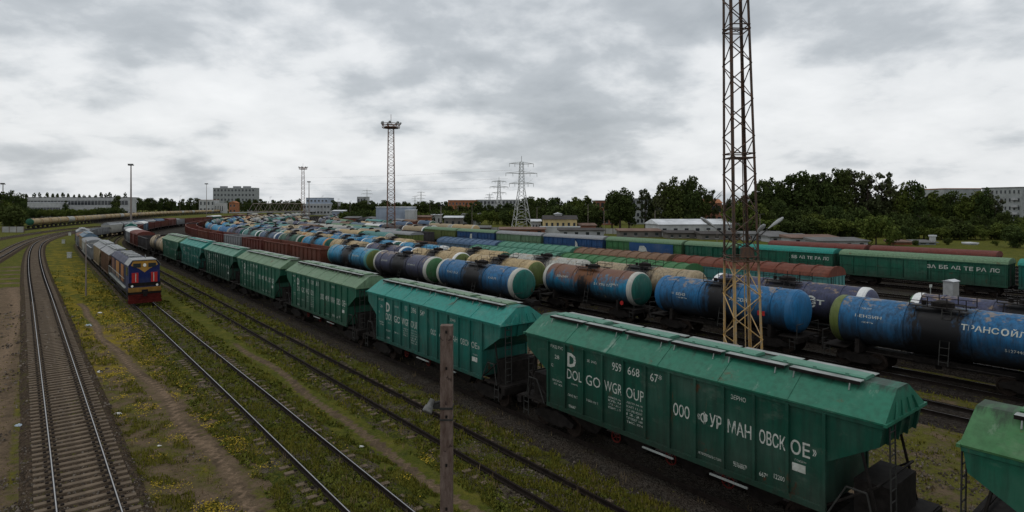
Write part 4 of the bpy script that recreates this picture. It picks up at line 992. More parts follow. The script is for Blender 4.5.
def on(path, sc, o, half=5):
    a = path.at(sc+half); b = path.at(sc-half); c = (a+b)/2; d = b-a; o.location = (c.x, c.y, RAIL); o.rotation_euler = (0, 0, math.atan2(d.y, d.x))
on(T2, sF+10.2, lo)
tr = [('hopper', 'brown', 'grey', None, None, 'brown sided hopper wagon coupled straight behind the blue locomotive'), ('hopper', 'sand', 'grey'), ('gondola', 'grey'), ('boxU', 'pale', 'grey'), ('hopper', 'sand', 'greyblue'), ('boxU', 'grey', 'brown'), ('hopper', 'grey', 'grey'), ('boxU', 'brown', 'grey'), ('gondola', 'grey'), ('gondola', 'grey'), ('hopper', 'pale', 'grey'), ('hopper', 'grey', 'grey'), ('hopper', 'greyblue', 'greyblue'), ('hopper', 'grey', 'grey'), ('hopper', 'greyblue', 'steel'), ('boxU', 'dark', 'grey'), ('boxU', 'brown', 'grey')]
trn = rowplace(T2, sF+20.8, 13.4, tr, 'train behind the locomotive', 0, lod_far=130)
for o in trn: o.scale = (o.scale[0], .9, .86)
# --- cream tank train at the far side
lt = [('tank', 'cream' if R.random() < .7 else ('sand' if R.random() < .6 else 'pale'), 'cream', R.choice(['brown', 'rust', 'brown', 'grey'])) for i in range(44)]
lt[0] = ('tank', 'cream', 'green', 'green', '', 'green-ended tank wagon at the very front of the long cream tank train')
s = 24.0
for i, sp in enumerate(lt):
    o = place(TL_, s+6, 'tank2', 3.9, tcol(sp[1], sp[2], sp[3]), sx=.90, kind='tank', label=sp[5] if len(sp) > 5 else ('%s tank wagon, %s behind the green-ended one of the cream train' % (CN[sp[1]], ORD[i-1]) ))
    s += 12.2
for k, o in PROTO.items():
    def rm(q):
        for c in KIDS.get(q.name, ()): rm(c)
        bpy.data.objects.remove(q)
    rm(o)
# ------------------------------------------------------------------ lattice masts
def lattice(root, w0, w1, h, nseg, r=.05, name='lattice_frame', mats=('mast_steel',), cross=True, zbase=0.0, ring=None):
    legs = []; 
    def cn(k, z):
        w = w0+(w1-w0)*z/h; sx, sy = ((-1, -1), (1, -1), (1, 1), (-1, 1))[k]; return Vector((sx*w/2, sy*w/2, z+zbase))
    for k in range(4):
        m = MB(); a, b = cn(k, 0), cn(k, h); d = .05 if r > .04 else r
        m.tube(a, b, r, 4); m.build('leg', mats[0], root)
    for k in range(4):
        m = MB()
        for i in range(nseg):
            z0, z1 = h*i/nseg, h*(i+1)/nseg; k2 = (k+1) % 4
            if i % 2: m.tube(cn(k, z0), cn(k2, z1), r*.5, 4)
            else: m.tube(cn(k2, z0), cn(k, z1), r*.5, 4)
            if cross and i % 2 == 0: m.tube(cn(k, z0), cn(k2, z0), r*.4, 4)
        m.build('bracing', mats[0], root)
def mast_material():
    n = NT('mast_steel'); v = n.obj(); x, y, z = n.sep(v); f = n.noise(n.mapv(v, (3, 3, 1)), 2.5, 6, .7)
    old = n.mix((.045, .036, .030), (.12, .060, .034), n.ramp(f, .4, .68)); new = n.mix((.46, .28, .085), (.27, .24, .19), n.ramp(f, .42, .62)); new = n.mix(new, (.10, .045, .02), n.ramp(f, .62, .7))
    n.fin(n.mix(new, old, n.ramp(n.math('MULTIPLY_ADD', f, 1.2, z), 6.7, 7.4)), .75, 0, .3)
mast_material()
simple('mast_grey', (.20, .17, .15), .6, .3, .4); simple('mast_rust', (.15, .08, .055), .8, .4, .4); simple('pylon_steel', (.42, .43, .42), .5, .15, .3)
def lamp_head(root, a, b, mat='galvanised'):
    """cobra head lamp from a (joint) to b (tip)"""
    a, b = Vector(a), Vector(b); d = (b-a); m = MB(); ps = [(0, .04), (.15, .07), (.45, .15), (.75, .17), (.95, .10), (1.0, .02)]
    q = d.to_track_quat('Z', 'Y'); vs = []; n = 8
    for (t, r) in ps:
        for i in range(n):
            an = 2*math.pi*i/n; vs.append(a+d*t+q @ Vector((r*math.cos(an), r*.6*math.sin(an), 0)))
    fs = [(j*n+i, j*n+(i+1) % n, (j+1)*n+(i+1) % n, (j+1)*n+i) for j in range(len(ps)-1) for i in range(n)]
    m.add(vs, fs); return m.build('lamp_head', mat, root, smooth=True)
# big rusty mast in front of the blue tanks
Zm = 34.0; Pm = pz(743.5, Zm)
mast = thing('lattice_mast', 'tall rusty lattice mast with yellow painted lower legs rising out of the picture', 'lattice mast', None, (Pm.x, Pm.y, 0), math.radians(2))
def big_mast():
    h1 = 30.0; w0, w1 = 1.66, .87
    def cn(k, z):
        w = w0+(w1-w0)*z/h1; sx, sy = ((-1, -1), (1, -1), (1, 1), (-1, 1))[k]; return Vector((sx*w/2 - z*.021, sy*w/2, z))
    for k in range(4):
        m = MB(); a, b = cn(k, 0), cn(k, h1); sx, sy = ((-1, -1), (1, -1), (1, 1), (-1, 1))[k]
        for (dx, dy) in ((.14, .02), (.02, .14)):
            vs = [];
            for p in (a, b): vs += [(p.x, p.y, p.z), (p.x-sx*dx, p.y, p.z), (p.x-sx*dx, p.y-sy*dy, p.z), (p.x, p.y-sy*dy, p.z)]
            m.add(vs, [(0, 1, 2, 3), (7, 6, 5, 4), (0, 4, 5, 1), (1, 5, 6, 2), (2, 6, 7, 3), (3, 7, 4, 0)])
        m.build('leg', 'mast_steel', mast)
    zs = [0]; st = 1.25
    while zs[-1] < h1-1: zs.append(zs[-1]+st); st = max(.86, st*.985)
    for k in range(4):
        m = MB()
        for i in range(len(zs)-1):
            k2 = (k+1) % 4; a, b = (k, k2) if (i+k) % 2 else (k2, k); m.tube(cn(a, zs[i]), cn(b, zs[i+1]), .033, 4)
        m.build('bracing', 'mast_steel', mast)
    for z in (6.8, 12.6, 19.8, 26.6):
        m = MB()
        for dz in (0, .25):
            for k in range(4): m.tube(cn(k, z+dz), cn((k+1) % 4, z+dz), .035, 4)
        m.tube(cn(0, z), cn(2, z), .025, 4); m.tube(cn(1, z), cn(3, z), .025, 4); m.build('ring_frame', 'mast_steel', mast)
    m = MB(); m.tube((.1, -.1, .2), (-.3, .1, h1), .03, 5); m.build('cable_pipe', 'mast_steel', mast)
    m = MB(); m.box(-1.2, 1.2, -1.2, 1.2, -.3, .35); m.build('footing', 'old_concrete', mast)
    m = MB(); m.box(-.4, .3, -.72, -.5, 7.0, 7.6); m.build('fuse_box', 'mast_steel', mast)
    ca, sa = math.cos(-math.radians(2)), math.sin(-math.radians(2))
    def loc(x, y): return (x*ca-y*sa, x*sa+y*ca)
    for (tx, ty, j0, zt, zj) in ((-2.5, -.2, -.85, 9.25, 7.9), (2.35, .2, .75, 9.25, 7.9), (.65, -1.3, .35, 8.9, 7.8)):
        a = loc(j0*.8, ty*.3); b = loc(tx*.55+j0*.2, ty*.6); c = loc(tx, ty); A = Vector((*a, zj)); B = Vector((*b, zj+(zt-zj)*.52)); Cc = Vector((*c, zt))
        m = MB(); m.tube((-.05, 0, zj-.3), A, .035, 5); m.tube(A, B, .035, 5); m.build('lamp_arm', 'dark_metal', mast); lamp_head(mast, B, Cc)
big_mast()
# foreground concrete pole with a small floodlight
Pp = pz(447, 12.5)
pole = thing('concrete_pole', 'weathered brown concrete pole close to the camera, with a small grey lamp', 'pole', None, (Pp.x, Pp.y, 0))
n_ = NT('pole_concrete'); v_ = n_.obj(); f_ = n_.noise(n_.mapv(v_, (1, 1, .25)), 9, 6, .7)
n_.bump(n_.noise(v_, 30, 4), .5, .02); n_.fin(n_.mix(n_.mix((.075, .050, .040), (.17, .13, .11), n_.ramp(f_, .35, .7)), (.03, .02, .018), n_.ramp(n_.noise(v_, 5, 5, .7), .58, .64, 0, .8)), .95, 0, .1)
hp = zat(325, 12.5); m = MB(); m.prism_x([(-.125, 0), (.125, 0), (.115, hp), (-.115, hp)], -.13, .12)
for v in range(len(m.v)):
    pass
for z in (hp-.15, hp-.9, hp-1.9, hp-2.9, hp-3.8): m.box(-.02, .02, -.135, -.12, z, z+.06, 1)
m.build('shaft', ['pole_concrete', 'black_steel'], pole)
m = MB(); m.box(-.14, .13, -.14, .14, hp-1.72, hp-1.68); m.box(-.3, -.1, -.03, .03, hp-1.74, hp-1.64); m.box(-.14, .13, -.14, .14, hp-1.95, hp-1.92); m.build('clamp', 'dark_metal', pole)
m = MB(); m.tube((-.14, 0, hp-1.6), (-.34, -.05, hp-1.62), .03, 6); m.build('lamp_arm', 'dark_metal', pole)
m = MB(); c0 = Vector((-.30, 0, hp-1.55)); d0 = Vector((-.35, -.5, -.75)).normalized()
m.tube(c0, c0+d0*.15, .055, 12, .07); m.tube(c0+d0*.15, c0+d0*.27, .09, 14, .105); m.build('lamp_housing', 'lamp_grey', pole)
m = MB(); m.tube(c0+d0*.271, c0+d0*.285, .10, 14, .09); m.build('lamp_glass', 'lamp_grey', pole)
# floodlight masts far off
def flood_mast(x, ytop, Z, label, w0, w1, mat, ring=True, nseg=26, r=.07):
    P = pz(x, Z); h = zat(ytop, Z); t = thing('floodlight_mast', label, 'floodlight mast', 'floodlight masts of the yard', (P.x, P.y, 0), .3)
    lattice(t, w0, w1, h, nseg, r, mats=(mat,))
    if ring:
        m = MB(); n = 12; rr_ = w1*1.25+.5
        for i in range(n):
            a, b = 2*math.pi*i/n, 2*math.pi*(i+1)/n
            for z in (h-.7, h-.1, h+.3): m.tube((rr_*math.cos(a), rr_*math.sin(a), z), (rr_*math.cos(b), rr_*math.sin(b), z), .07, 4)
            m.tube((rr_*math.cos(a), rr_*math.sin(a), h-.7), (rr_*math.cos(a), rr_*math.sin(a), h+.3), .05, 4)
        m.box(-rr_*.8, rr_*.8, -rr_*.8, rr_*.8, h-.75, h-.65); m.build('lamp_platform', mat, t)
        for i in range(7):
            a = 2*math.pi*i/7; m = MB(); c = Vector((rr_*math.cos(a), rr_*math.sin(a), h+.55)); m.tube(c, c+Vector((.35*math.cos(a), .35*math.sin(a), -.2)), .3, 8, .34); m.build('floodlight', 'galvanised', t)
        m = MB(); m.tube((0, 0, h), (0, 0, h+2.6), .05, 4); m.build('rod', mat, t)
    return t
flood_mast(391, 125, 147, 'tall reddish floodlight mast with round lamp ring, standing among the tank wagons', 2.0, 1.3, 'mast_rust', nseg=30, r=.085)
flood_mast(303, 168, 330, 'distant floodlight mast by the truss bridge', 2.2, 1.3, 'mast_rust', nseg=22, r=.12)
def pole_mast(x, ytop, Z, label, r0=.28, head=True):
    P = pz(x, Z); h = zat(ytop, Z); t = thing('lighting_pole', label, 'lighting pole', 'slim lighting poles of the yard', (P.x, P.y, 0))
    m = MB(); m.tube((0, 0, 0), (0, 0, h), r0, 8, r0*.5); m.build('shaft', 'mast_grey', t)
    if head:
        m = MB(); m.box(-1.1, 1.1, -.3, .3, h-.25, h+.1)
        for i in range(4): m.box(-1.1+i*.6, -.7+i*.6, -.45, -.2, h+.1, h+.5)
        m.build('lamp_cluster', 'dark_metal', t)
    return t
pole_mast(131, 165, 250, 'grey lighting pole beside the cream tank train', .42)
pole_mast(206.5, 184, 420, 'slim pole in front of the white orange-roofed house', .25)
pole_mast(309, 182, 400, 'shorter lighting pole right of the distant lattice mast', .4); pole_mast(3, 184, 300, 'lighting pole at the far edge by the dark trees', .35)
pole_mast(441, 205.5, 230, 'white headed yard lamp left of the orange building', .25); pole_mast(86, 240, 66, 'short grey pole beside the side of the locomotive train', .09, False)
pole_mast(717, 232, 120, 'slim pole left of the rusty lattice mast', .09, False)
pole_mast(631, 211, 230, 'thin pole in front of the big round tree', .14, False); pole_mast(669, 200, 240, 'thin pole beside the white warehouse', .16, False)
# pylons
def pylon(x, ytop, ybase, Z, label, k=1.0, detail=True):
    P = pz(x, Z); h = zat(ytop, Z); t = thing('power_pylon', label, 'power pylon', 'power pylons on the horizon', (P.x, P.y, 0), .25)
    hw = h*.55; wb = h*.23
    lattice(t, wb, wb*.32, hw, 8, .16*k, mats=('pylon_steel',)); 
    t2_r = .12*k; zb = hw
    for kk in range(4):
        sx, sy = ((-1, -1), (1, -1), (1, 1), (-1, 1))[kk]; m = MB(); m.tube((sx*wb*.16, sy*wb*.16, zb), (sx*wb*.09, sy*wb*.09, h*.92), t2_r, 4); m.build('upper_leg', 'pylon_steel', t)
    m = MB()
    for i in range(8):
        z0 = zb+(h*.92-zb)*i/8; z1 = zb+(h*.92-zb)*(i+1)/8; a = wb*.16-(wb*.07)*i/8
        for s in (-1, 1): m.tube((-a*s, -a, z0), (a*s, -a, z1), t2_r*.6, 4); m.tube((-a, -a*s, z0), (-a, a*s, z1), t2_r*.6, 4)
    m.tube((0, 0, h*.92), (0, 0, h), t2_r, 4); m.build('upper_bracing', 'pylon_steel', t)
    for zf, wf in ((.62, .17), (.76, .22), (.89, .17)):
        m = MB(); z = h*zf
        for s in (-1, 1):
            m.tube((0, -.4, z), (s*h*wf, 0, z+.2), t2_r, 4); m.tube((0, .4, z), (s*h*wf, 0, z+.2), t2_r, 4); m.tube((0, 0, z+h*.03), (s*h*wf, 0, z+.2), t2_r*.8, 4)
            for q in (.55, 1.0): m.tube((s*h*wf*q, 0, z+.2), (s*h*wf*q, 0, z-1.2), .09*k, 4)
        m.build('cross_arm', 'pylon_steel', t)
    return t
pylon(521.5, 156, 226, 245, 'big pale power pylon standing right behind the blue sided wagons', 1.0)
pylon(499, 177, 215, 420, 'smaller power pylon just left of the big pale one', 1.3); pylon(489.5, 192.5, 215, 620, 'small squat pylon farthest from the big one', 1.1)
pylon(421, 190, 213, 800, 'tiny distant pylon near the floodlight mast', 1.1); pylon(367, 188, 212, 800, 'tiny distant pylon above the round roofed hangar', 1.1)
pylon(415, 195, 213, 1000, 'faint tiny pylon, fainter of the pair near the floodlight mast', 1.1)
def wires(a, b, label):
    m = MB(); 
    for (xa, ya, Za, xb, yb, Zb) in a:
        A = Vector((*pz(xa, Za), zat(ya, Za))); B = Vector((*pz(xb, Zb), zat(yb, Zb))); n = 12; pr = None
        for i in range(n+1):
            t = i/n; q = A.lerp(B, t); q.z -= 4*b*t*(1-t)
            if pr is not None: m.tube(pr, q, .028, 3, caps=False)
            pr = q
        
    o = m.build('power_lines', 'mast_grey'); return tag(o, label, 'power lines')
wires([(512, 170, 245, 250, 176, 900), (508, 178.5, 245, 250, 182, 900), (514, 187, 245, 250, 187, 900), (531, 170, 245, 499, 183, 420), (533, 178.5, 245, 504, 188, 420)], 3, 'thin power lines strung from the big pale pylon across the sky')

# ------------------------------------------------------------------ buildings
for nm, c in (('wall_white', (.36, .37, .365)), ('wall_grey', (.30, .31, .32)), ('wall_cream', (.48, .38, .20)), ('wall_orange', (.28, .12, .065)), ('wall_brick', (.20, .09, .06)), ('wall_panel', (.25, .265, .265)), ('wall_bluegrey', (.25, .29, .35)), ('roof_grey', (.12, .12, .12)), ('roof_light', (.52, .54, .56)),
              ('roof_orange', (.28, .12, .06)), ('roof_dark', (.055, .05, .048)), ('fence_grey', (.28, .28, .27)), ('roof_rusty', (.15, .10, .08)), ('shed_wall', (.13, .12, .11))): simple(nm, c, .85, .22, .35)
def building(name, label, x0, x1, ytop, Z, depth=12, mat='wall_white', roof='roof_grey', rows=0, cols=0, cat='building', rtype='flat', rh=1.5, ybase=None, skew=0.0, zb=0, win='glass_dark', wh=.55, ww=.6, sides=0, extra=None, tex_w=1.0):
    P0, P1 = pz(x0, Z), pz(x1, Z+skew*(x1-x0)/F*Z); w = (P1-P0).length; c = P0; ang = math.atan2(P1.y-P0.y, P1.x-P0.x); h = zat(ytop, Z)-zb
    t = thing(name, label, cat, None, (c.x, c.y, zb), ang)
    he = h-(rh if rtype != 'flat' else 0)
    m = MB(); m.box(0, w, 0, depth, -.5, he-.004); m.build('wall', mat, t)
    m = MB()
    if rtype == 'flat': m.box(-.15, w+.15, -.15, depth+.15, he, he+.35)
    elif rtype == 'gable': m.prism_x([(-.4, he), (depth+.4, he), (depth/2, he+rh)], -.4, w+.4)
    elif rtype == 'gable_side': m.prism_y([(-.4, he), (w+.4, he), (w/2, he+rh)], -.4, depth+.4)
    elif rtype == 'shed': m.prism_x([(-.5, he), (depth+.4, he), (depth+.4, he+rh), (-.5, he+.2)], -.4, w+.4)
    m.build('roof', roof, t)
    if rows and cols:
        for r in range(rows):
            for k in range(cols):
                xw = w*(k+.5)/cols; hw = w/cols*ww/2; z0 = he*(r+.5)/rows-he/rows*wh/2; z1 = z0+he/rows*wh
                m = MB(); m.box(xw-hw, xw+hw, -.06, .05, z0, z1)
                m.box(xw-hw-.08, xw+hw+.08, -.12, -.0, z0-.12, z0-.005, 1)
                m.build('window', [win, 'wall_white'], t)
        for r in range(rows if sides else 0):
            for k in range(sides):
                yw = depth*(k+.5)/sides; z0 = he*(r+.5)/rows-he/rows*wh/2; m = MB(); m.box(-.06, .05, yw-.6, yw+.6, z0, z0+he/rows*wh); m.build('window', win, t)
    return t
b = building('factory_building', 'long white two storey factory with bands of windows behind the hedge', 27, 128, 197.6, 450, 10, 'wall_white', 'roof_grey', 2, 30, wh=.42, ww=.86)
b2 = building('factory_building', 'lower white factory wing with a brownish front before the long white factory', 27, 60, 202.6, 432, 8, 'wall_white', 'roof_light', 1, 22, wh=.4, ww=.8)
building('office_building', 'white house with orange flat roof edge behind the far wagons', 199, 214.5, 200, 720, 12, 'wall_white', 'roof_orange', 2, 4, wh=.5, ww=.4)
building('office_building', 'low white annex joined to the orange-roofed house', 214.8, 223.5, 203.5, 718, 10, 'wall_white', 'roof_light', 1, 4, wh=.5, ww=.4)
building('apartment_block', 'wide grey apartment block with roof boxes rising behind the small far houses', 213, 255, 188, 940, 16, 'wall_panel', 'roof_grey', 5, 12, wh=.45, ww=.5)
for i, (a, c) in enumerate(((220, 226), (233, 239.5), (243, 249.5))):
    building('roof_plant_room', 'grey plant room on the wide far apartment block, %s' % ['beside its end over the white house', 'in its middle', 'farthest from the white house'][i], a, c, 186.4, 944, 6, 'wall_grey', 'roof_grey', zb=zat(188, 944)+.36, cat='plant room')
building('house', 'small pinkish house with orange gable roof between the white house and the truss bridge', 229, 236, 201, 700, 9, 'wall_orange', 'roof_orange', 2, 2, rtype='gable_side', rh=2.4, wh=.4, ww=.4)
building('silo_building', 'grey blocky works building behind the truss bridge', 306, 328, 198, 600, 20, 'wall_bluegrey', 'roof_grey', 3, 6, wh=.3, ww=.5)
building('silo_building', 'lower grey works hall next to the truss bridge', 326, 337, 202, 620, 14, 'wall_grey', 'roof_grey', 2, 4, wh=.3, ww=.5)
building('works_hall', 'long pale grey hall directly behind the truss bridge end', 303, 330, 204, 590, 20, 'wall_grey', 'roof_light', 2, 8, wh=.35, ww=.6)
building('far_block', 'small boxy block on the horizon left of the floodlight mast', 357, 366, 197, 800, 20, 'wall_grey', 'roof_dark', 2, 3)
building('warehouse', 'windowless bluish grey warehouse behind the tall floodlight mast', 376, 410, 207.5, 250, 16, 'wall_bluegrey', 'roof_light', cat='warehouse')
building('warehouse', 'small white box building attached to the bluish warehouse', 405, 414, 210.5, 246, 8, 'wall_white', 'roof_light', cat='warehouse')
building('office_building', 'orange brick building above the trees at the horizon', 448, 476, 200.5, 430, 18, 'wall_orange', 'roof_orange', 3, 8, wh=.35, ww=.4, rtype='flat')
building('far_block', 'pale grey long block on the horizon right of the orange building', 476, 520, 200, 600, 20, 'wall_grey', 'roof_grey', 3, 12)
sb = building('station_building', 'yellow two storey house with dark hipped roof before the trees', 544, 577, 215.5, 215, 9, 'wall_cream', 'roof_dark', 1, 6, rtype='gable', rh=1.4, wh=.5, ww=.4)
building('roof_turret', 'small pale turret on the roof of the yellow house', 555, 562, 212.5, 219, 3, 'wall_white', 'roof_light', zb=zat(216.3, 219), cat='turret', rtype='gable_side', rh=.6)
building('fence_wall', 'pale low wall in front of the yellow house', 540, 580, 227.2, 205, .3, 'wall_white', 'roof_light', cat='wall')
building('warehouse', 'white warehouse with shallow pale roof left of the lattice mast', 659, 746, 219.5, 190, 12, 'wall_white', 'roof_light', 1, 8, rtype='gable', rh=1.6, wh=.35, ww=.35, cat='warehouse', skew=.15)
building('apartment_block', 'pinkish apartment block showing between two trees behind the white warehouse', 596, 618, 201, 300, 12, 'wall_brick', 'roof_grey', 3, 5)
building('apartment_block', 'pale panel block behind the trees left of the white warehouse', 632, 668, 199, 310, 12, 'wall_panel', 'roof_grey', 4, 9)
building('house', 'brick house glimpsed behind trees just left of the lattice mast', 700, 722, 199, 290, 10, 'wall_brick', 'roof_orange', 2, 4, rtype='gable', rh=2)
ab = building('apartment_block', 'grey five storey apartment block rising above the trees near the picture edge', 982, 1021, 188.5, 262, 11, 'wall_panel', 'roof_grey', 5, 9, wh=.42, ww=.38, skew=-.8)
building('apartment_block', 'windowless grey end of the apartment block above the trees', 944, 981.5, 189, 268, 14, 'wall_panel', 'roof_orange', 0, 0)
for i in range(4):
    for j in range(3):
        m = MB(); x = 4+j*7.5; z = 3+i*3.0; m.box(x, x+2.2, -1.0, -.12, z, z+1.0); m.box(x-.05, x+2.25, -1.05, -.12, z-.12, z-.004, 1); m.build('balcony', ['wall_grey', 'roof_dark'], ab)
# garages and sheds in the strip beyond the covered wagons
rg = random.Random(31)
sheds = [(668, 700, 231, 178), (702, 742, 232, 172), (745, 788, 232, 168), (770, 812, 234.5, 160), (792, 840, 235.5, 150), (818, 868, 238.5, 140), (620, 662, 229, 185), (560, 604, 228.5, 190), (500, 545, 227.5, 200), (450, 490, 226, 215), (426, 448, 224, 230)]
for i, (a, c, yt, Z) in enumerate(sheds):
    building('shed', ['low grey lean-to shed', 'flat dark roofed shed', 'rusty roofed garage row', 'weathered long shed', 'brown board shed'][i % 5]+' behind the covered wagons, '+['under the white warehouse', 'left of the lattice mast', 'right of the lattice mast', 'before the dark tree wall', 'second from the round bush', 'next to the round bush', 'before the pale panel block', 'right of the yellow house', 'in front of the yellow house', 'before the small pylon', 'near the yard lamp'][i],
             a, c, yt, Z, 6, rg.choice(['shed_wall', 'wall_grey', 'shed_wall', 'wall_brick']), rg.choice(['roof_grey', 'roof_rusty', 'roof_grey', 'roof_dark']), 1, 4, cat='shed', rtype='shed', rh=.7, wh=.5, ww=.3)
building('shed', 'orange hut beyond the long green wagon', 896, 912, 240.5, 150, 4, 'wall_orange', 'roof_rusty', 0, 0, cat='shed', rtype='shed', rh=.5)
building('shed', 'pale blue hut with chimney beyond the long green wagon', 919, 936, 240.5, 150, 4, 'wall_bluegrey', 'roof_grey', 1, 2, cat='shed', rtype='shed', rh=.6)
building('shed', 'tiny white hut on the bright lawn', 970, 978, 244, 150, 2.5, 'wall_white', 'roof_light', 1, 1, cat='shed')
building('chimney_stack', 'short white chimney of the pale blue hut', 932, 936, 236.5, 151, 1, 'wall_white', 'roof_light', cat='chimney')
for i, (a, c, yt, Z, mt, rf_) in enumerate([(338, 352, 213.5, 330, 'wall_grey', 'roof_rusty'), (344, 358, 216.5, 270, 'wall_brick', 'roof_grey'), (416, 430, 215.5, 260, 'wall_orange', 'roof_rusty'), (428, 441, 213.5, 290, 'wall_white', 'roof_light'), (444, 462, 216, 250, 'shed_wall', 'roof_light'), (462, 480, 213.5, 300, 'wall_grey', 'roof_grey'), (532, 541, 219.5, 225, 'wall_grey', 'roof_light'), (580, 596, 223.5, 215, 'wall_brick', 'roof_rusty'), (332, 344, 210, 400, 'wall_bluegrey', 'roof_light')]):
    building('hut', ['grey hut with a rusty roof', 'low brick hut', 'low orange hut', 'little white hut', 'dark hut with a pale roof', 'grey flat hut', 'pale roofed hut', 'reddish brick hut', 'bluish hut'][i]+[' beyond the bending tanks, beside the works hall', ' in front of the round roofed hangar', ' just past the floodlight mast warehouse', ' left of the yard lamp', ' right of the yard lamp', ' below the orange building', ' between the big pylon and yellow house', ' right of the yellow house', ' at the end of the works halls'][i], a, c, yt, Z, 6, mt, rf_, 1, 3, cat='hut', rtype='shed', rh=.8, wh=.4, ww=.35)
for i, (x, yt, Z) in enumerate([(322, 196, 420), (338, 199, 430), (350, 201, 380), (402, 203, 300), (430, 204, 330), (458, 203, 300), (472, 205, 280), (537, 207, 230), (588, 204, 225), (655, 210, 200), (760, 214, 175), (180, 196, 500), (232, 197, 450), (270, 197, 430), (604, 210, 215)]):
    t = pole_mast(x, yt, Z, 'thin lamp post in the background, %s of them counting from the locomotive side' % ORD[i], .13, False)
    m = MB(); h = zat(yt, Z); m.box(-.1, 1.3, -.12, .12, h-.1, h+.08); m.build('lamp_arm', 'dark_metal', t); t['group'] = 'thin lamp posts of the yard'
# bridge
def bridge():
    Z = 520; P = pz(254, Z); Q = pz(307, Z+60); w = (Q-P).length; t = thing('truss_bridge', 'grey steel truss bridge crossing the far end of the yard', 'bridge', None, (P.x, P.y, 0), math.atan2(Q.y-P.y, Q.x-P.x))
    zd = zat(212, Z); zt = zat(203.5, Z)
    m = MB(); m.box(-20, w+60, 0, 7, zd-.8, zd); m.build('deck', 'wall_grey', t)
    for y in (0, 7):
        m = MB(); n = 12; m.tube((w/n, y, zt), (w-w/n, y, zt), .28, 4); m.tube((0, y, zd+.2), (w, y, zd+.2), .28, 4)
        for i in range(n):
            a, b = (zd, zt) if i % 2 == 0 else (zt, zd); m.tube((w*i/n, y, a), (w*(i+1)/n, y, b), .2, 4)
        m.build('truss', 'mast_grey', t)
    for x in (-1, w/3, 2*w/3, w+1):
        m = MB(); m.box(x-.8, x+.8, .5, 6.5, -.5, zd-.8); m.build('pier', 'old_concrete', t)
bridge()
def hangar():
    P = pz(366, 270); t = thing('hangar', 'round roofed hangar with a rusty arch left of the bluish warehouse', 'hangar', None, (P.x, P.y, 0), .1)
    m = MB(); pr = [(-6*math.cos(math.pi*i/14), .2+4.2*math.sin(math.pi*i/14)) for i in range(15)]; m.prism_y(pr[::-1], 0, 22); m.build('roof', 'roof_grey', t)
    m = MB(); pr = [(-3.4*math.cos(math.pi*i/12), .2+2.9*math.sin(math.pi*i/12)) for i in range(13)]; m.prism_y(pr[::-1], -.08, .03); m.build('door', 'roof_dark', t)
hangar()
# fence behind the tank train, relay cabinet, little signs, marker boxes
def fence(x0, x1, Z, h, label, Z2=None, mat='fence_grey', sp=2.5):
    A, B = pz(x0, Z), pz(x1, Z2 or Z); w = (B-A).length; t = thing('fence', label, 'fence', None, (A.x, A.y, 0), math.atan2(B.y-A.y, B.x-A.x)); n = max(2, int(w/sp))
    m = MB(); m.box(0, w, -.04, .04, .15, h); m.build('panels', mat, t)
    for i in range(min(n, 60)+1):
        m = MB(); m.box(w*i/n-.09, w*i/n+.09, -.1, .1, 0, h+.12); m.build('post', 'old_concrete', t)
fence(2, 24, 215, 2.2, 'pale board fence behind the front of the cream tank train'); fence(598, 770, 205, 2.0, 'grey fence in front of the white warehouse', 185); fence(430, 540, 225, 1.8, 'grey board fence below the small pylons', 215)
P = pz(951, 62); t = thing('relay_cabinet', 'light grey metal relay cabinet behind the purple tank wagon', 'cabinet', None, (P.x, P.y, 0), .5)
m = MB(); m.box(-.62, .62, -.45, .45, .1, 2.1); m.box(-.5, .5, -.47, -.449, .3, 1.9, 1); m.build('body', ['galvanised', 'fence_grey'], t); m = MB(); m.prism_x([(-.55, 2.1), (.55, 2.1), (0, 2.28)], -.72, .72); m.build('roof', 'roof_light', t); m = MB(); m.box(-.7, .7, -.55, .55, -.2, .1); m.build('plinth', 'old_concrete', t)
P = pz(930.5, 60); t = thing('track_sign', 'small pale signal board on a thin post left of the grey cabinet', 'sign', None, (P.x, P.y, 0), .4); m = MB(); m.tube((0, 0, 0), (0, 0, 1.75), .04, 6); m.build('post', 'pale_metal', t); m = MB(); m.box(-.2, .2, -.04, .0, 1.7, 2.0); m.build('board', 'letter_white', t)
for i, (x, y, k) in enumerate(((69.5, 258, 1.0), (63.5, 243.5, .9), (69.8, 235.5, .9))):
    g = px(x, y); t = thing('marker_box', ['white lineside box nearest to the locomotive train', 'pale lineside box beside the bend of the shiny track', 'smallest pale lineside box, farthest up the grass'][i], 'lineside box', 'pale lineside boxes in the yellow grass', (g.x, g.y, 0), .4)
    m = MB(); m.box(-.35*k, .35*k, -.25, .25, 0, 1.0*k); m.build('body', 'letter_white', t); m = MB(); m.box(-.4*k, .4*k, -.3, .3, 1.0*k, 1.08*k); m.build('lid', 'galvanised', t)
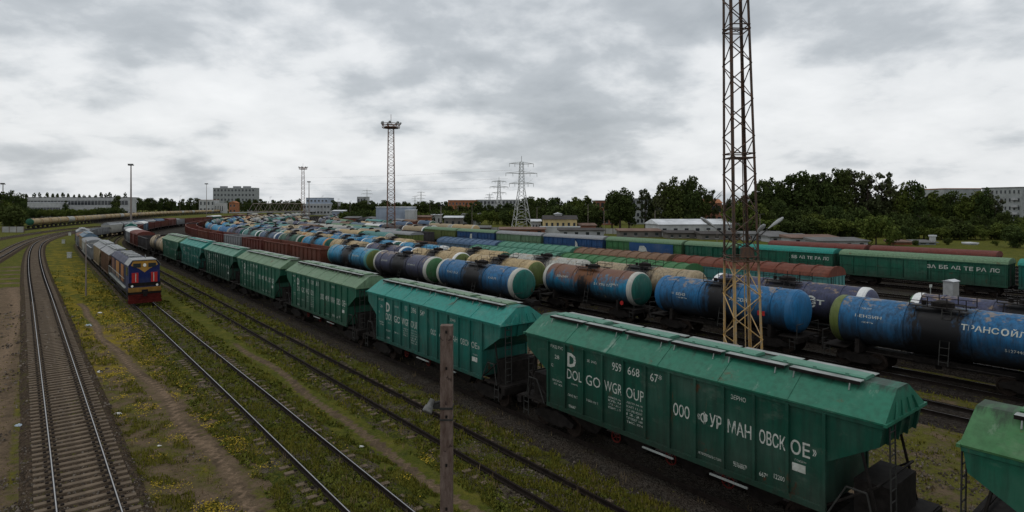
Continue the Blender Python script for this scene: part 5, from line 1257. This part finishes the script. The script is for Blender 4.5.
# litter
def crumpled(name, label, x, y, r, mat, seed):
    g = px(x, y); rr = random.Random(seed); m = MB(); n = 9; vs = [(0, 0, r*.55)]
    for ring, rad, z in ((0, .55, .5), (1, 1.0, .0)):
        for i in range(n): a = 2*math.pi*i/n; q = r*rad*rr.uniform(.6, 1.2); vs.append((q*math.cos(a)*1.5, q*math.sin(a)*.8, r*z*rr.uniform(.5, 1.3)))
    fs = [(0, 1+i, 1+(i+1) % n) for i in range(n)] + [(1+i, 1+n+i, 1+n+(i+1) % n, 1+(i+1) % n) for i in range(n)]
    m.add(vs, fs); o = m.build(name, mat); o.location = (g.x, g.y, .01); tag(o, label, 'litter', 'litter lying in the grass')
simple('litter_blue', (.35, .42, .48), .5, .3, 6); simple('litter_white', (.62, .62, .60), .5, .3, 6)
for i, (x, y, r, mt, lb) in enumerate(((118, 414, .13, 'litter_white', 'flat white plastic scrap lying between the shiny track and the sandy path'), (19, 426, .16, 'litter_blue', 'bluish plastic bag left of the shiny track sleepers'), (88, 326, .25, 'litter_blue', 'blue grey rag beside the upper end of the sandy path'), (100, 313, .16, 'litter_white', 'small pale scrap just past the blue grey rag'), (100, 372, .14, 'litter_white', 'white scrap right of the shiny track, halfway up'),
                                       (391, 506, .22, 'litter_white', 'white crumpled plastic between the weedy rails at the bottom edge'), (361, 447, .09, 'litter_white', 'white crumb of litter just right of the weedy track'), (159, 446, .07, 'litter_white', 'tiny white scrap on the bare earth'), (262, 385, .08, 'litter_white', 'tiny pale scrap in the weeds left of the weedy track'))):
    crumpled('litter', lb, x, y, r, mt, i)
# ------------------------------------------------------------------ trees
def leaf_mat(name, a, b):
    n = NT(name); p = n.pos(); f = n.noise(p, .35, 4, .6); r = n.orand(); q = n.attr('tone')
    c = n.mix(a, b, n.ramp(n.math('ADD', n.math('MULTIPLY', f, .5), n.math('MULTIPLY', q, .6)), .25, .85)); c = n.mix(c, (.09, .085, .02), n.math('MULTIPLY', r, .22))
    n.fin(c, .9, 0, .05)
leaf_mat('leaf_dark', (.020, .034, .012), (.065, .092, .026)); leaf_mat('leaf_mid', (.034, .056, .012), (.12, .15, .034)); leaf_mat('leaf_grey', (.030, .040, .020), (.085, .10, .045))
def crown_cloud(lobes, n, size, seed, flat=.0):
    """many small leaf sprays through a union of ellipsoids; lobes: (x,y,z,rx,ry,rz)"""
    r = np.random.RandomState(seed); Ls = np.array(lobes); vol = Ls[:, 3]*Ls[:, 4]*Ls[:, 5]; pick = r.choice(len(Ls), n, p=vol/vol.sum())
    d = r.normal(size=(n, 3)); d /= np.linalg.norm(d, axis=1)[:, None]; rad = r.rand(n)**.42
    # clumps: pull each point towards one of many clump centres
    c = Ls[pick, :3] + d*rad[:, None]*Ls[pick, 3:6]
    nc = max(12, n//26); cc = c[r.choice(n, nc)]; dd = ((c[:, None, :]-cc[None, :, :])**2).sum(2); j = dd.argmin(1); c = cc[j] + (c-cc[j])*.72
    tone = r.rand(nc)[j]*.7 + r.rand(n)*.3
    s = size*(.5+r.rand(n)); u = r.normal(size=(n, 3)); u /= np.linalg.norm(u, axis=1)[:, None]; w = np.cross(u, r.normal(size=(n, 3))); w /= np.linalg.norm(w, axis=1)[:, None]
    V = np.stack([c-u*s[:, None]*.5, c+w*s[:, None]*.42, c+u*s[:, None]*.55, c-w*s[:, None]*.38], 1).reshape(-1, 3)
    return V, np.arange(4*n).reshape(n, 4), np.repeat(tone, 4)
def trunk_mesh(h, r, limbs, seed, spread, wisp=0):
    rr = random.Random(seed); m = MB(); m.tube((0, 0, -.3), (0, 0, h*.5), r, 7, r*.7); m.tube((0, 0, h*.5), (rr.uniform(-.3, .3), rr.uniform(-.3, .3), h*.88), r*.7, 6, r*.2)
    for i in range(limbs):
        z = h*rr.uniform(.28, .75); a = rr.uniform(0, 6.28); L = spread*rr.uniform(.5, 1); b = Vector((L*math.cos(a), L*math.sin(a), min(h*.93, z+L*rr.uniform(.4, 1.0)))); m.tube((0, 0, z), b, r*.35, 5, r*.1)
        for k in range(wisp):
            a2 = a+rr.uniform(-.9, .9); L2 = L*rr.uniform(.2, .5); c = b+Vector((L2*math.cos(a2), L2*math.sin(a2), L2*rr.uniform(-.1, .9))); m.tube(b.lerp(Vector((0, 0, z)), rr.uniform(0, .5)), c, r*.13, 4, r*.04)
    return m
TREES = {}
def tree_kind(key, lobes, n, size, h, r, limbs, spread, leaf, seed, wisp=0):
    V, Fq, tone = crown_cloud(lobes, n, size, seed); me = np_mesh('crown', V, Fq, [leaf], cols={'tone': tone}); TREES[key] = (me, trunk_mesh(h, r, limbs, seed, spread, wisp).mesh('trunk', ['bark']))
def lobes_round(seed, k, R0, h0, h1, rl):
    r = random.Random(seed); out = [(0, 0, (h0+h1)/2, R0*.75, R0*.75, (h1-h0)*.42)]
    for i in range(k):
        a = r.uniform(0, 6.28); q = R0*r.uniform(.35, .85); z = r.uniform(h0, h1); f = 1-.45*abs((z-(h0+h1)/2)/((h1-h0)/2)); out.append((q*f*math.cos(a), q*f*math.sin(a), z, rl*r.uniform(.6, 1.2), rl*r.uniform(.6, 1.2), rl*r.uniform(.5, .95)))
    return out
# unit trees are 10 m tall
for i in range(4): tree_kind('round%d' % i, lobes_round(40+i, 15, 3.6, 2.0, 9.2, 1.5), 6500, .34, 10, .28, 9, 3, ('leaf_dark', 'leaf_dark', 'leaf_mid', 'leaf_grey')[i], 50+i)
for i in range(2): tree_kind('tall%d' % i, lobes_round(60+i, 13, 2.4, 1.5, 9.6, 1.2), 3600, .40, 10, .24, 9, 2, ('leaf_dark', 'leaf_mid')[i], 70+i)
for i in range(2): tree_kind('wispy%d' % i, lobes_round(80+i, 34, 3.0, 3.0, 9.5, .8)[1:], 4200, .28, 10, .24, 14, 2.8, 'leaf_grey', 90+i, wisp=5)
tree_kind('poplar', [(0, 0, 5, .95, .95, 4.2), (.2, 0, 7, .7, .7, 2.6), (-.2, .1, 3.2, 1.0, 1.0, 2.4)], 1500, .4, 10, .2, 5, .8, 'leaf_dark', 5)
tree_kind('conifer', [(0, 0, 2.2, 1.9, 1.9, 1.4), (0, 0, 4, 1.5, 1.5, 1.6), (0, 0, 6, 1.0, 1.0, 1.8), (0, 0, 8.2, .5, .5, 1.6)], 1800, .38, 10, .2, 3, .8, 'leaf_dark', 6)
for i in range(2): tree_kind('bush%d' % i, lobes_round(100+i, 12, 4.6, 1.0, 6.6, 2.2), 3600, .46, 5, .2, 8, 3, ('leaf_mid', 'leaf_dark')[i], 110+i)
TC = {}; cnt_off = False
def tree(kind, x, ytop, Z, label, wid=1.0, name='tree', cat='tree', group=None, zb=0.0, rot=None):
    P = pz(x, Z); h = zat(ytop, Z)-zb; k = h/(7.4 if kind.startswith('bush') else 10.0)
    if group and label.split(' ')[0] in ('small', 'low', 'lower', 'dark', 'mid', 'clipped', 'darker') and 'from the left' not in label and cnt_off: TC[label] = TC.get(label, 0)+1; label = '%s, %s from the left' % (label, ORD[TC[label]-1])
    t = thing(name, label, cat, group, (P.x, P.y, zb), R.uniform(0, 6.28) if rot is None else rot); t.scale = (k*wid, k*wid, k)
    c = link('crown', TREES[kind][0], t); b = link('trunk', TREES[kind][1], t); return t
# tall wall of trees on the far side; x, top y, depth, kind, width factor
spec = [(546, 200, 262, 'conifer', 1.1), (552, 198, 258, 'round0', .9), (560, 197, 262, 'tall0', 1.0), (568, 198, 252, 'conifer', 1.2), (575, 196, 255, 'tall1', 1.2), (584, 195, 248, 'round2', .9), (592, 197, 244, 'tall0', 1.1),
        (612, 191, 232, 'round0', .75), (620, 187, 228, 'round1', 1.0), (629, 192, 230, 'round0', .7), (645, 189, 236, 'wispy0', .8), (652, 195, 238, 'tall0', .7), (664, 182, 226, 'round3', .8), (677, 178, 222, 'round1', .85), (690, 179, 220, 'round0', .8), (700, 184, 222, 'round1', .7), (712, 190, 226, 'wispy1', .7),
        (728, 200, 232, 'round0', .7), (744, 198, 232, 'tall0', 1), (760, 181, 226, 'tall0', 1.2), (771, 179, 224, 'round1', .7), (782, 184, 226, 'round0', .8), (796, 177, 222, 'tall0', 1.2), (806, 175, 222, 'round0', .75), (818, 177, 224, 'wispy0', .9), (830, 172, 222, 'round1', .7), (843, 175, 220, 'round0', .7),
        (856, 173, 222, 'wispy0', .95), (868, 178, 218, 'wispy1', 1.0), (881, 176, 216, 'wispy1', .9), (893, 186, 214, 'wispy0', .9), (904, 184, 212, 'round2', .8), (916, 183, 210, 'round0', .7), (928, 193, 212, 'tall1', 1.3), (938, 191, 210, 'round2', .75), (950, 196, 208, 'round0', .8), (962, 197, 205, 'round2', .8), (974, 194, 203, 'tall1', 1.3), (984, 191, 200, 'round1', .65), (995, 198, 198, 'wispy0', .8), (1006, 210, 190, 'round1', .8), (1018, 216, 185, 'round0', .8), (1032, 208, 182, 'round2', .9)]
def desc(kind): return {'round': 'dark broad tree', 'tall': 'dark narrow tree', 'wispy': 'sparse twiggy tree', 'conifer': 'pointed dark fir', 'poplar': 'slim dark poplar', 'bush': 'round green bush'}[kind.rstrip('0123456789')]
def where(x):
    if x < 600: return 'behind the yellow house'
    if x < 640: return 'in the clump beside the yellow house'
    if x < 720: return 'behind the white warehouse'
    if x < 770: return 'behind the lattice mast'
    if x < 850: return 'of the tree wall beside the lattice mast'
    if x < 900: return 'in the tree wall above the round bush'
    if x < 945: return 'of the tree wall beside the apartment block'
    return 'in front of the grey apartment block'
cnt = {}
TG = 'trees of the dark wall beyond the yard'
for (x, y, Z, k, w) in spec:
    y -= 4.5*max(0, 1-abs(x-840)/130) + (4 if 940 < x < 1000 else 0) + (2 if 655 < x < 700 else 0)
    q = (desc(k), where(x)); cnt[q] = cnt.get(q, 0)+1; o = ORD[cnt[q]-1]
    tree(k, x, y, Z, '%s %s' % q if cnt[q] == 1 else '%s %s, %s from the left' % (q[0], q[1], o), w, group=TG)
cnt_off = True
# lower fill trees before and behind the wall
rt = random.Random(12); fill = 0
for x in range(738, 1040, 11):
    k = rt.choice(['bush1', 'round0', 'round1', 'bush0']); yt = rt.uniform(200, 212) if x < 860 else rt.uniform(212, 222); Zf = rt.uniform(188, 205) if x < 900 else rt.uniform(172, 190)
    tree(k, x+rt.uniform(-3, 3), yt, Zf, 'lower dark tree at the foot of the tree wall', 1.15 if k[0] == 'r' else .8, group='lower dark trees at the foot of the tree wall')
for x in range(742, 1036, 8): tree(rt.choice(['bush1', 'bush0']), x+rt.uniform(-2, 2), rt.uniform(217, 224) if x < 850 else rt.uniform(222, 229), (188 if x < 900 else 172)+rt.uniform(-4, 4), 'low dark bush along the foot of the tree wall', rt.uniform(1.0, 1.4), 'bush', 'bush', 'bushes along the foot of the tree wall')
for x in range(540, 600, 9): tree(rt.choice(['bush1', 'round0']), x, rt.uniform(204, 210), 238, 'low dark tree behind the yellow house', 1.0, group='low dark trees behind the yellow house')
for x in range(742, 1000, 13): tree(rt.choice(['round1', 'round0']), x, rt.uniform(192, 198) if x < 900 else rt.uniform(198, 203), 236, 'dark tree deeper inside the tree wall', 1.0, group='dark trees deeper inside the tree wall')
tree('bush0', 876, 213, 150, 'big round green bush beside the grey garages', 1.0, 'bush', 'bush'); tree('bush0', 893, 228, 146, 'smaller lobe of bush right of the big round bush', .9, 'bush', 'bush')
tree('bush1', 916, 240, 147, 'small bush by the orange hut', 1, 'bush', 'bush'); tree('bush1', 948, 238, 150, 'low bush between the blue hut and the lawn', 1.2, 'bush', 'bush'); tree('bush0', 995, 240, 146, 'low bush right of the bright lawn', 1.1, 'bush', 'bush'); tree('bush1', 1014, 226, 140, 'dark bush at the picture edge above the turquoise roof', 1.1, 'bush', 'bush')
# left: poplars, hedges, dark clump
for i, x in enumerate([27, 34.5, 40, 46.5, 52, 57.5, 63, 68.5, 74, 79.5, 84.5, 90, 95, 101, 105.5, 110.5, 115.5, 125]):
    tree('poplar', x+R.uniform(-.6, .6), R.uniform(190, 193.5), 490, 'slim poplar in the row behind the factory, %s from the dark clump' % ORD[i], R.uniform(.8, 1.15), group='poplars in a row behind the factory')
for i, (x, y, Z, k, w) in enumerate([(4, 192, 300, 'round0', 1.0), (14, 190, 300, 'round1', .8), (20, 196, 290, 'round0', .9), (7, 200, 260, 'round2', 1.1), (22, 202, 270, 'round0', .9), (-4, 199, 255, 'round1', 1.0), (12, 206, 250, 'bush1', 1.1)]):
    tree(k, x, y, Z, 'dark tree of the clump beside the factory', w, group='dark clump left of the factory')
tree('conifer', 65.5, 199, 425, 'dark bushy fir before the long white factory', 1.7); tree('tall0', 116, 195, 430, 'dark tree at the factory end beside the lighting pole', .9)
for i, x in enumerate(range(28, 100, 6)): tree('bush0' if x > 45 else 'bush1', x, 208.6+R.uniform(-.6, .8), 410, 'clipped hedge bush before the long factory', 1.0, 'bush', 'bush', 'hedge bushes before the factory')
for i, x in enumerate((100, 106, 112, 118)): tree('bush1', x, 207.8, 412, 'darker bush at the end of the factory hedge', 1.0, 'bush', 'bush', 'dark bushes at the hedge end')
# far wood belts as many small trees
rf = random.Random(77)
def belt(x0, x1, step, y0, y1, Z, label, group, kinds=('round0', 'round1', 'tall0', 'conifer'), w=(.9, 1.3)):
    x = x0
    while x < x1: tree(rf.choice(kinds), x+rf.uniform(-1, 1), rf.uniform(y0, y1), Z*rf.uniform(.95, 1.05), label, rf.uniform(*w), group=group); x += step
belt(130, 200, 4.2, 197.5, 200, 760, 'small dark tree between the factory and white house', 'wood behind the cream tank train')
belt(224, 300, 4.4, 200, 203.5, 800, 'small far tree behind the truss bridge', 'trees behind the truss bridge')
belt(238, 300, 6, 198, 201, 860, 'dark far tree above the truss bridge', 'dark trees above the truss bridge')
belt(336, 448, 4.6, 200, 203, 520, 'small horizon tree around the tall floodlight mast', 'far trees around the floodlight mast', w=(1.1, 1.6))
belt(446, 545, 4.8, 201, 206, 400, 'small far tree below the pylons', 'far trees below the pylons', w=(1.1, 1.6))
belt(520, 548, 4, 196.5, 199.5, 330, 'mid green tree right of the big pylon', 'trees right of the big pylon', w=(.9, 1.2))
belt(345, 545, 9, 209, 212, 300, 'low bush in the scrubby strip behind the yard', 'bushes of the scrubby strip', kinds=('bush0', 'bush1'), w=(.8, 1.2))
V, Fq, tone = crown_cloud([(math.sin(i*.7)*1200*math.sin(i), 1500+200*math.sin(i*1.7), 6, 90, 40, 9) for i in range(1)]+[(x, 1250+60*math.sin(x*.01), 5, 70, 30, 8+3*math.sin(x*.013)) for x in range(-1500, 1500, 70)], 26000, 5.5, 9)
wd = link('distant_wood', np_mesh('distant_wood', V, Fq, ['leaf_dark'], cols={'tone': tone})); tag(wd, 'hazy dark belt of forest along the horizon', 'wood', None, 'stuff')

# ------------------------------------------------------------------ ground cover near the camera
def plant_mat(name, a, b):
    n = NT(name); t = n.attr('tone'); n.fin(n.mix(a, b, t), .95, 0, .03)
plant_mat('grass_blades', (.050, .066, .010), (.18, .16, .028)); plant_mat('weed_leaves', (.036, .056, .010), (.13, .135, .026)); plant_mat('yellow_petals', (.19, .15, .022), (.42, .29, .03)); plant_mat('gravel_stones', (.035, .028, .022), (.17, .145, .12)); plant_mat('dry_stalks', (.14, .09, .05), (.25, .19, .10))
def scatter_pts(n, seed, zmax, umin, umax):
    r = np.random.RandomState(seed); 
    n = int(n*1.4); Z = 16/(1-r.rand(n)*(1-16/zmax)); X = (r.rand(n)*1400-720)/F*Z
    U = X*CT+Z*ST; S = -X*ST+Z*CT; rr_ = U/(9.95*CT); ok = (rr_ > umin) & (rr_ < umax); return X[ok], Z[ok], U[ok], S[ok], rr_[ok], r
def noise2(x, y, sc, seed):
    r = np.random.RandomState(seed); v = np.zeros_like(x)
    for k in range(14):
        a = r.rand()*6.28; f = sc*(.5+1.6*r.rand()); v += np.sin((x*math.cos(a)+y*math.sin(a))*f+r.rand()*6.28)
    return v/3.2
T1u = lambda S: np.interp(S, [0, 20, 40, 60, 80], [1.3, 1.35, 1.0, .6, .2])
def track_dist(X, Z, path):
    P = path.P[::2]; d = np.full(X.shape, 1e9)
    for p in P: d = np.minimum(d, (X-p[0])**2+(Z-p[1])**2)
    return np.sqrt(d)
def blades(name, n, seed, label, mat, zmax, umin, umax, hmin, hmax, dens, k=3, wid=.02, lean=.5, avoid=True, tone_s=.6):
    X, Y, U, S, rr_, r = scatter_pts(n, seed, zmax, umin, umax); dn = noise2(X, Y, .8, seed+1)*.4+noise2(X, Y, 3.6, seed+2)*.5; ok = dens(rr_, S, dn)
    if avoid: ok &= track_dist(X, Y, T1) > 1.5
    pb = np.abs(rr_-1.45) > .062; pa = np.abs(rr_-np.interp(S, [0, 25, 32, 60, 90], [.745, .74, .68, .50, .42])) > .06; ok &= pb & pa
    for tr_, L in ((1.14, L_2), (1.83, L_3)):
        for sg in (-1, 1): ok &= np.abs(U-L-sg*.795) > .09
    X, Y, dn = X[ok], Y[ok], dn[ok]; n = len(X); sc = np.clip(Y/22, 1, 3.2)
    V = []; Fs = []; T = []; U2 = X*CT+Y*ST; zb = np.where(np.minimum(np.abs(U2-L_2), np.abs(U2-L_3)) < .95, .135, np.where(np.minimum(np.abs(U2-L_2), np.abs(U2-L_3)) < 1.5, .06, 0.0))
    for j in range(k):
        a = r.rand(n)*6.28; h = (hmin+(hmax-hmin)*r.rand(n)**1.5)*np.sqrt(sc); w = wid*sc*(.6+.8*r.rand(n)); ox, oy = (r.rand(2, n)-.5)*.12*sc; l = lean*h*r.rand(n)
        b0 = np.c_[X+ox-w*np.cos(a), Y+oy-w*np.sin(a), zb]; b1 = np.c_[X+ox+w*np.cos(a), Y+oy+w*np.sin(a), zb]; b2 = np.c_[X+ox-np.sin(a)*l, Y+oy+np.cos(a)*l, zb+h]
        V.append(np.stack([b0, b1, b2], 1).reshape(-1, 3)); T.append(np.repeat(np.clip(.5+dn*.3+(r.rand(n)-.5)*tone_s, 0, 1), 3))
    V = np.concatenate(V); Fq = np.arange(len(V)).reshape(-1, 3); o = link(name, np_mesh(name, V, Fq, [mat], cols={'tone': np.concatenate(T)})); return tag(o, label, name.replace('_', ' '), None, 'stuff')
blades('grass', 130000, 1, 'patchy short grass between the tracks', 'grass_blades', 90, .22, 2.6, .04, .16, lambda u, s, d: (d > -.15+.18*(u < .85)-.1*(s > 45)), 3, .022)
blades('weeds', 90000, 2, 'darker leafy weeds growing between the rails and beside the path', 'weed_leaves', 70, .78, 2.0, .02, .10, lambda u, s, d: (d + .25*np.sin(u*97+s*1.7) > .05), 4, .055, 1.1, tone_s=.9)
blades('yard_weeds', 30000, 3, 'grass and weeds beside the near hopper track', 'grass_blades', 75, 2.0, 4.8, .04, .15, lambda u, s, d: (d > .1), 3, .022)
def flowers():
    X, Y, U, S, rr_, r = scatter_pts(260000, 9, 100, .1, 1.75); dn = noise2(X, Y, .9, 4)*.7+noise2(X, Y, 3.2, 5)*.6
    base = np.where(S > 40, .55, 1.15); base = np.where(rr_ > 1.2, 1.35, base); base = np.where((rr_ > .12) & (rr_ < .9) & (S > 52), .3, base)
    spot = np.exp(-((rr_-.965)/.05)**2-((S-24.2)/1.7)**2)+np.exp(-((rr_-1.03)/.05)**2-((S-15)/1.2)**2); ok = (dn+r.normal(size=len(X))*.5 > base+.12) | (dn+r.normal(size=len(X))*.3+1.8*spot > 1.3)
    pa = np.interp(S, [0, 25, 32, 60, 90], [.745, .74, .68, .50, .42]); ok &= np.abs(rr_-pa) > .05
    ok &= track_dist(X, Y, T1) > 1.9; ok &= np.abs(rr_-1.45) > .06
    X, Y = X[ok], Y[ok]; n = len(X); s = np.clip(Y/22, 1, 3)*.024*(.4+r.rand(n)); z = .02+.07*r.rand(n); V = np.stack([np.c_[X-s, Y, z], np.c_[X, Y-s, z+.3*s], np.c_[X+s, Y, z], np.c_[X, Y+s, z+.5*s]], 1).reshape(-1, 3)
    o = link('yellow_flowers', np_mesh('yellow_flowers', V, np.arange(4*n).reshape(n, 4), ['yellow_petals'], cols={'tone': np.repeat(r.rand(n), 4)})); tag(o, 'low mustard yellow stonecrop flowers in patches beside the tracks', 'flowers', None, 'stuff')
flowers()
def stones():
    X, Y, U, S, rr_, r = scatter_pts(52000, 19, 60, -.6, 4.6); d1 = track_dist(X, Y, T1); dn = noise2(X, Y, 1.4, 8)
    pth = np.interp(S, [0, 25, 32, 60, 90], [.745, .74, .68, .50, .42]); ok = ((d1 < 1.75) & (r.rand(len(X)) < .7)) | ((rr_ > 1.05) & (rr_ < 1.25) & (dn > .2)) | ((rr_ > 1.70) & (dn > -.3)) | (dn > 1.0) | ((rr_ < 0) & (dn > .6))
    ok &= (np.abs(rr_-pth) > .07) & (np.abs(rr_-1.45) > .07)
    X, Y, d1, rr_, U = X[ok], Y[ok], d1[ok], rr_[ok], U[ok]; n = len(X); s = np.clip(Y/24, 1, 2.2)*.028*(.5+r.rand(n)**2*1.3); z0 = np.where(d1 < 1.6, .17, np.where(d1 < 2.4, .17-(d1-1.6)*.22, .0)); z0 = np.where(np.minimum(np.abs(U-L_2), np.abs(U-L_3)) < 1.4, .13, z0)
    a = r.rand(n)*6.28; c, q = np.cos(a), np.sin(a); P = []
    for (x, y, z) in ((-1, -.7, -.2), (1, -.6, -.2), (.8, .7, -.2), (-.9, .8, -.2), (-.5, -.4, .9), (.5, -.3, .8), (.4, .4, 1.0), (-.4, .3, .75)): P.append(np.c_[X+s*(x*c-y*q), Y+s*(x*q+y*c), z0+s*z])
    V = np.stack(P, 1).reshape(-1, 3); f = np.array([(4, 5, 6, 7), (0, 1, 5, 4), (1, 2, 6, 5), (2, 3, 7, 6), (3, 0, 4, 7)]); Fq = (np.arange(n)[:, None, None]*8+f[None]).reshape(-1, 4)
    o = link('gravel', np_mesh('gravel', V, Fq, ['gravel_stones'], cols={'tone': np.repeat(r.rand(n)**2, 8)})); tag(o, 'loose ballast stones scattered on and beside the tracks', 'gravel', None, 'stuff')
stones()

blades('dry_stems', 9000, 31, 'dry brown stems and taller docks standing in the weeds', 'dry_stalks', 60, .2, 3.4, .12, .38, lambda u, s, d: (d > .35), 3, .012, .35)
blades('bare_tufts', 22000, 33, 'thin low tufts on the bare sandy soil', 'grass_blades', 55, -.5, .85, .02, .07, lambda u, s, d: (d > -.4), 2, .02)
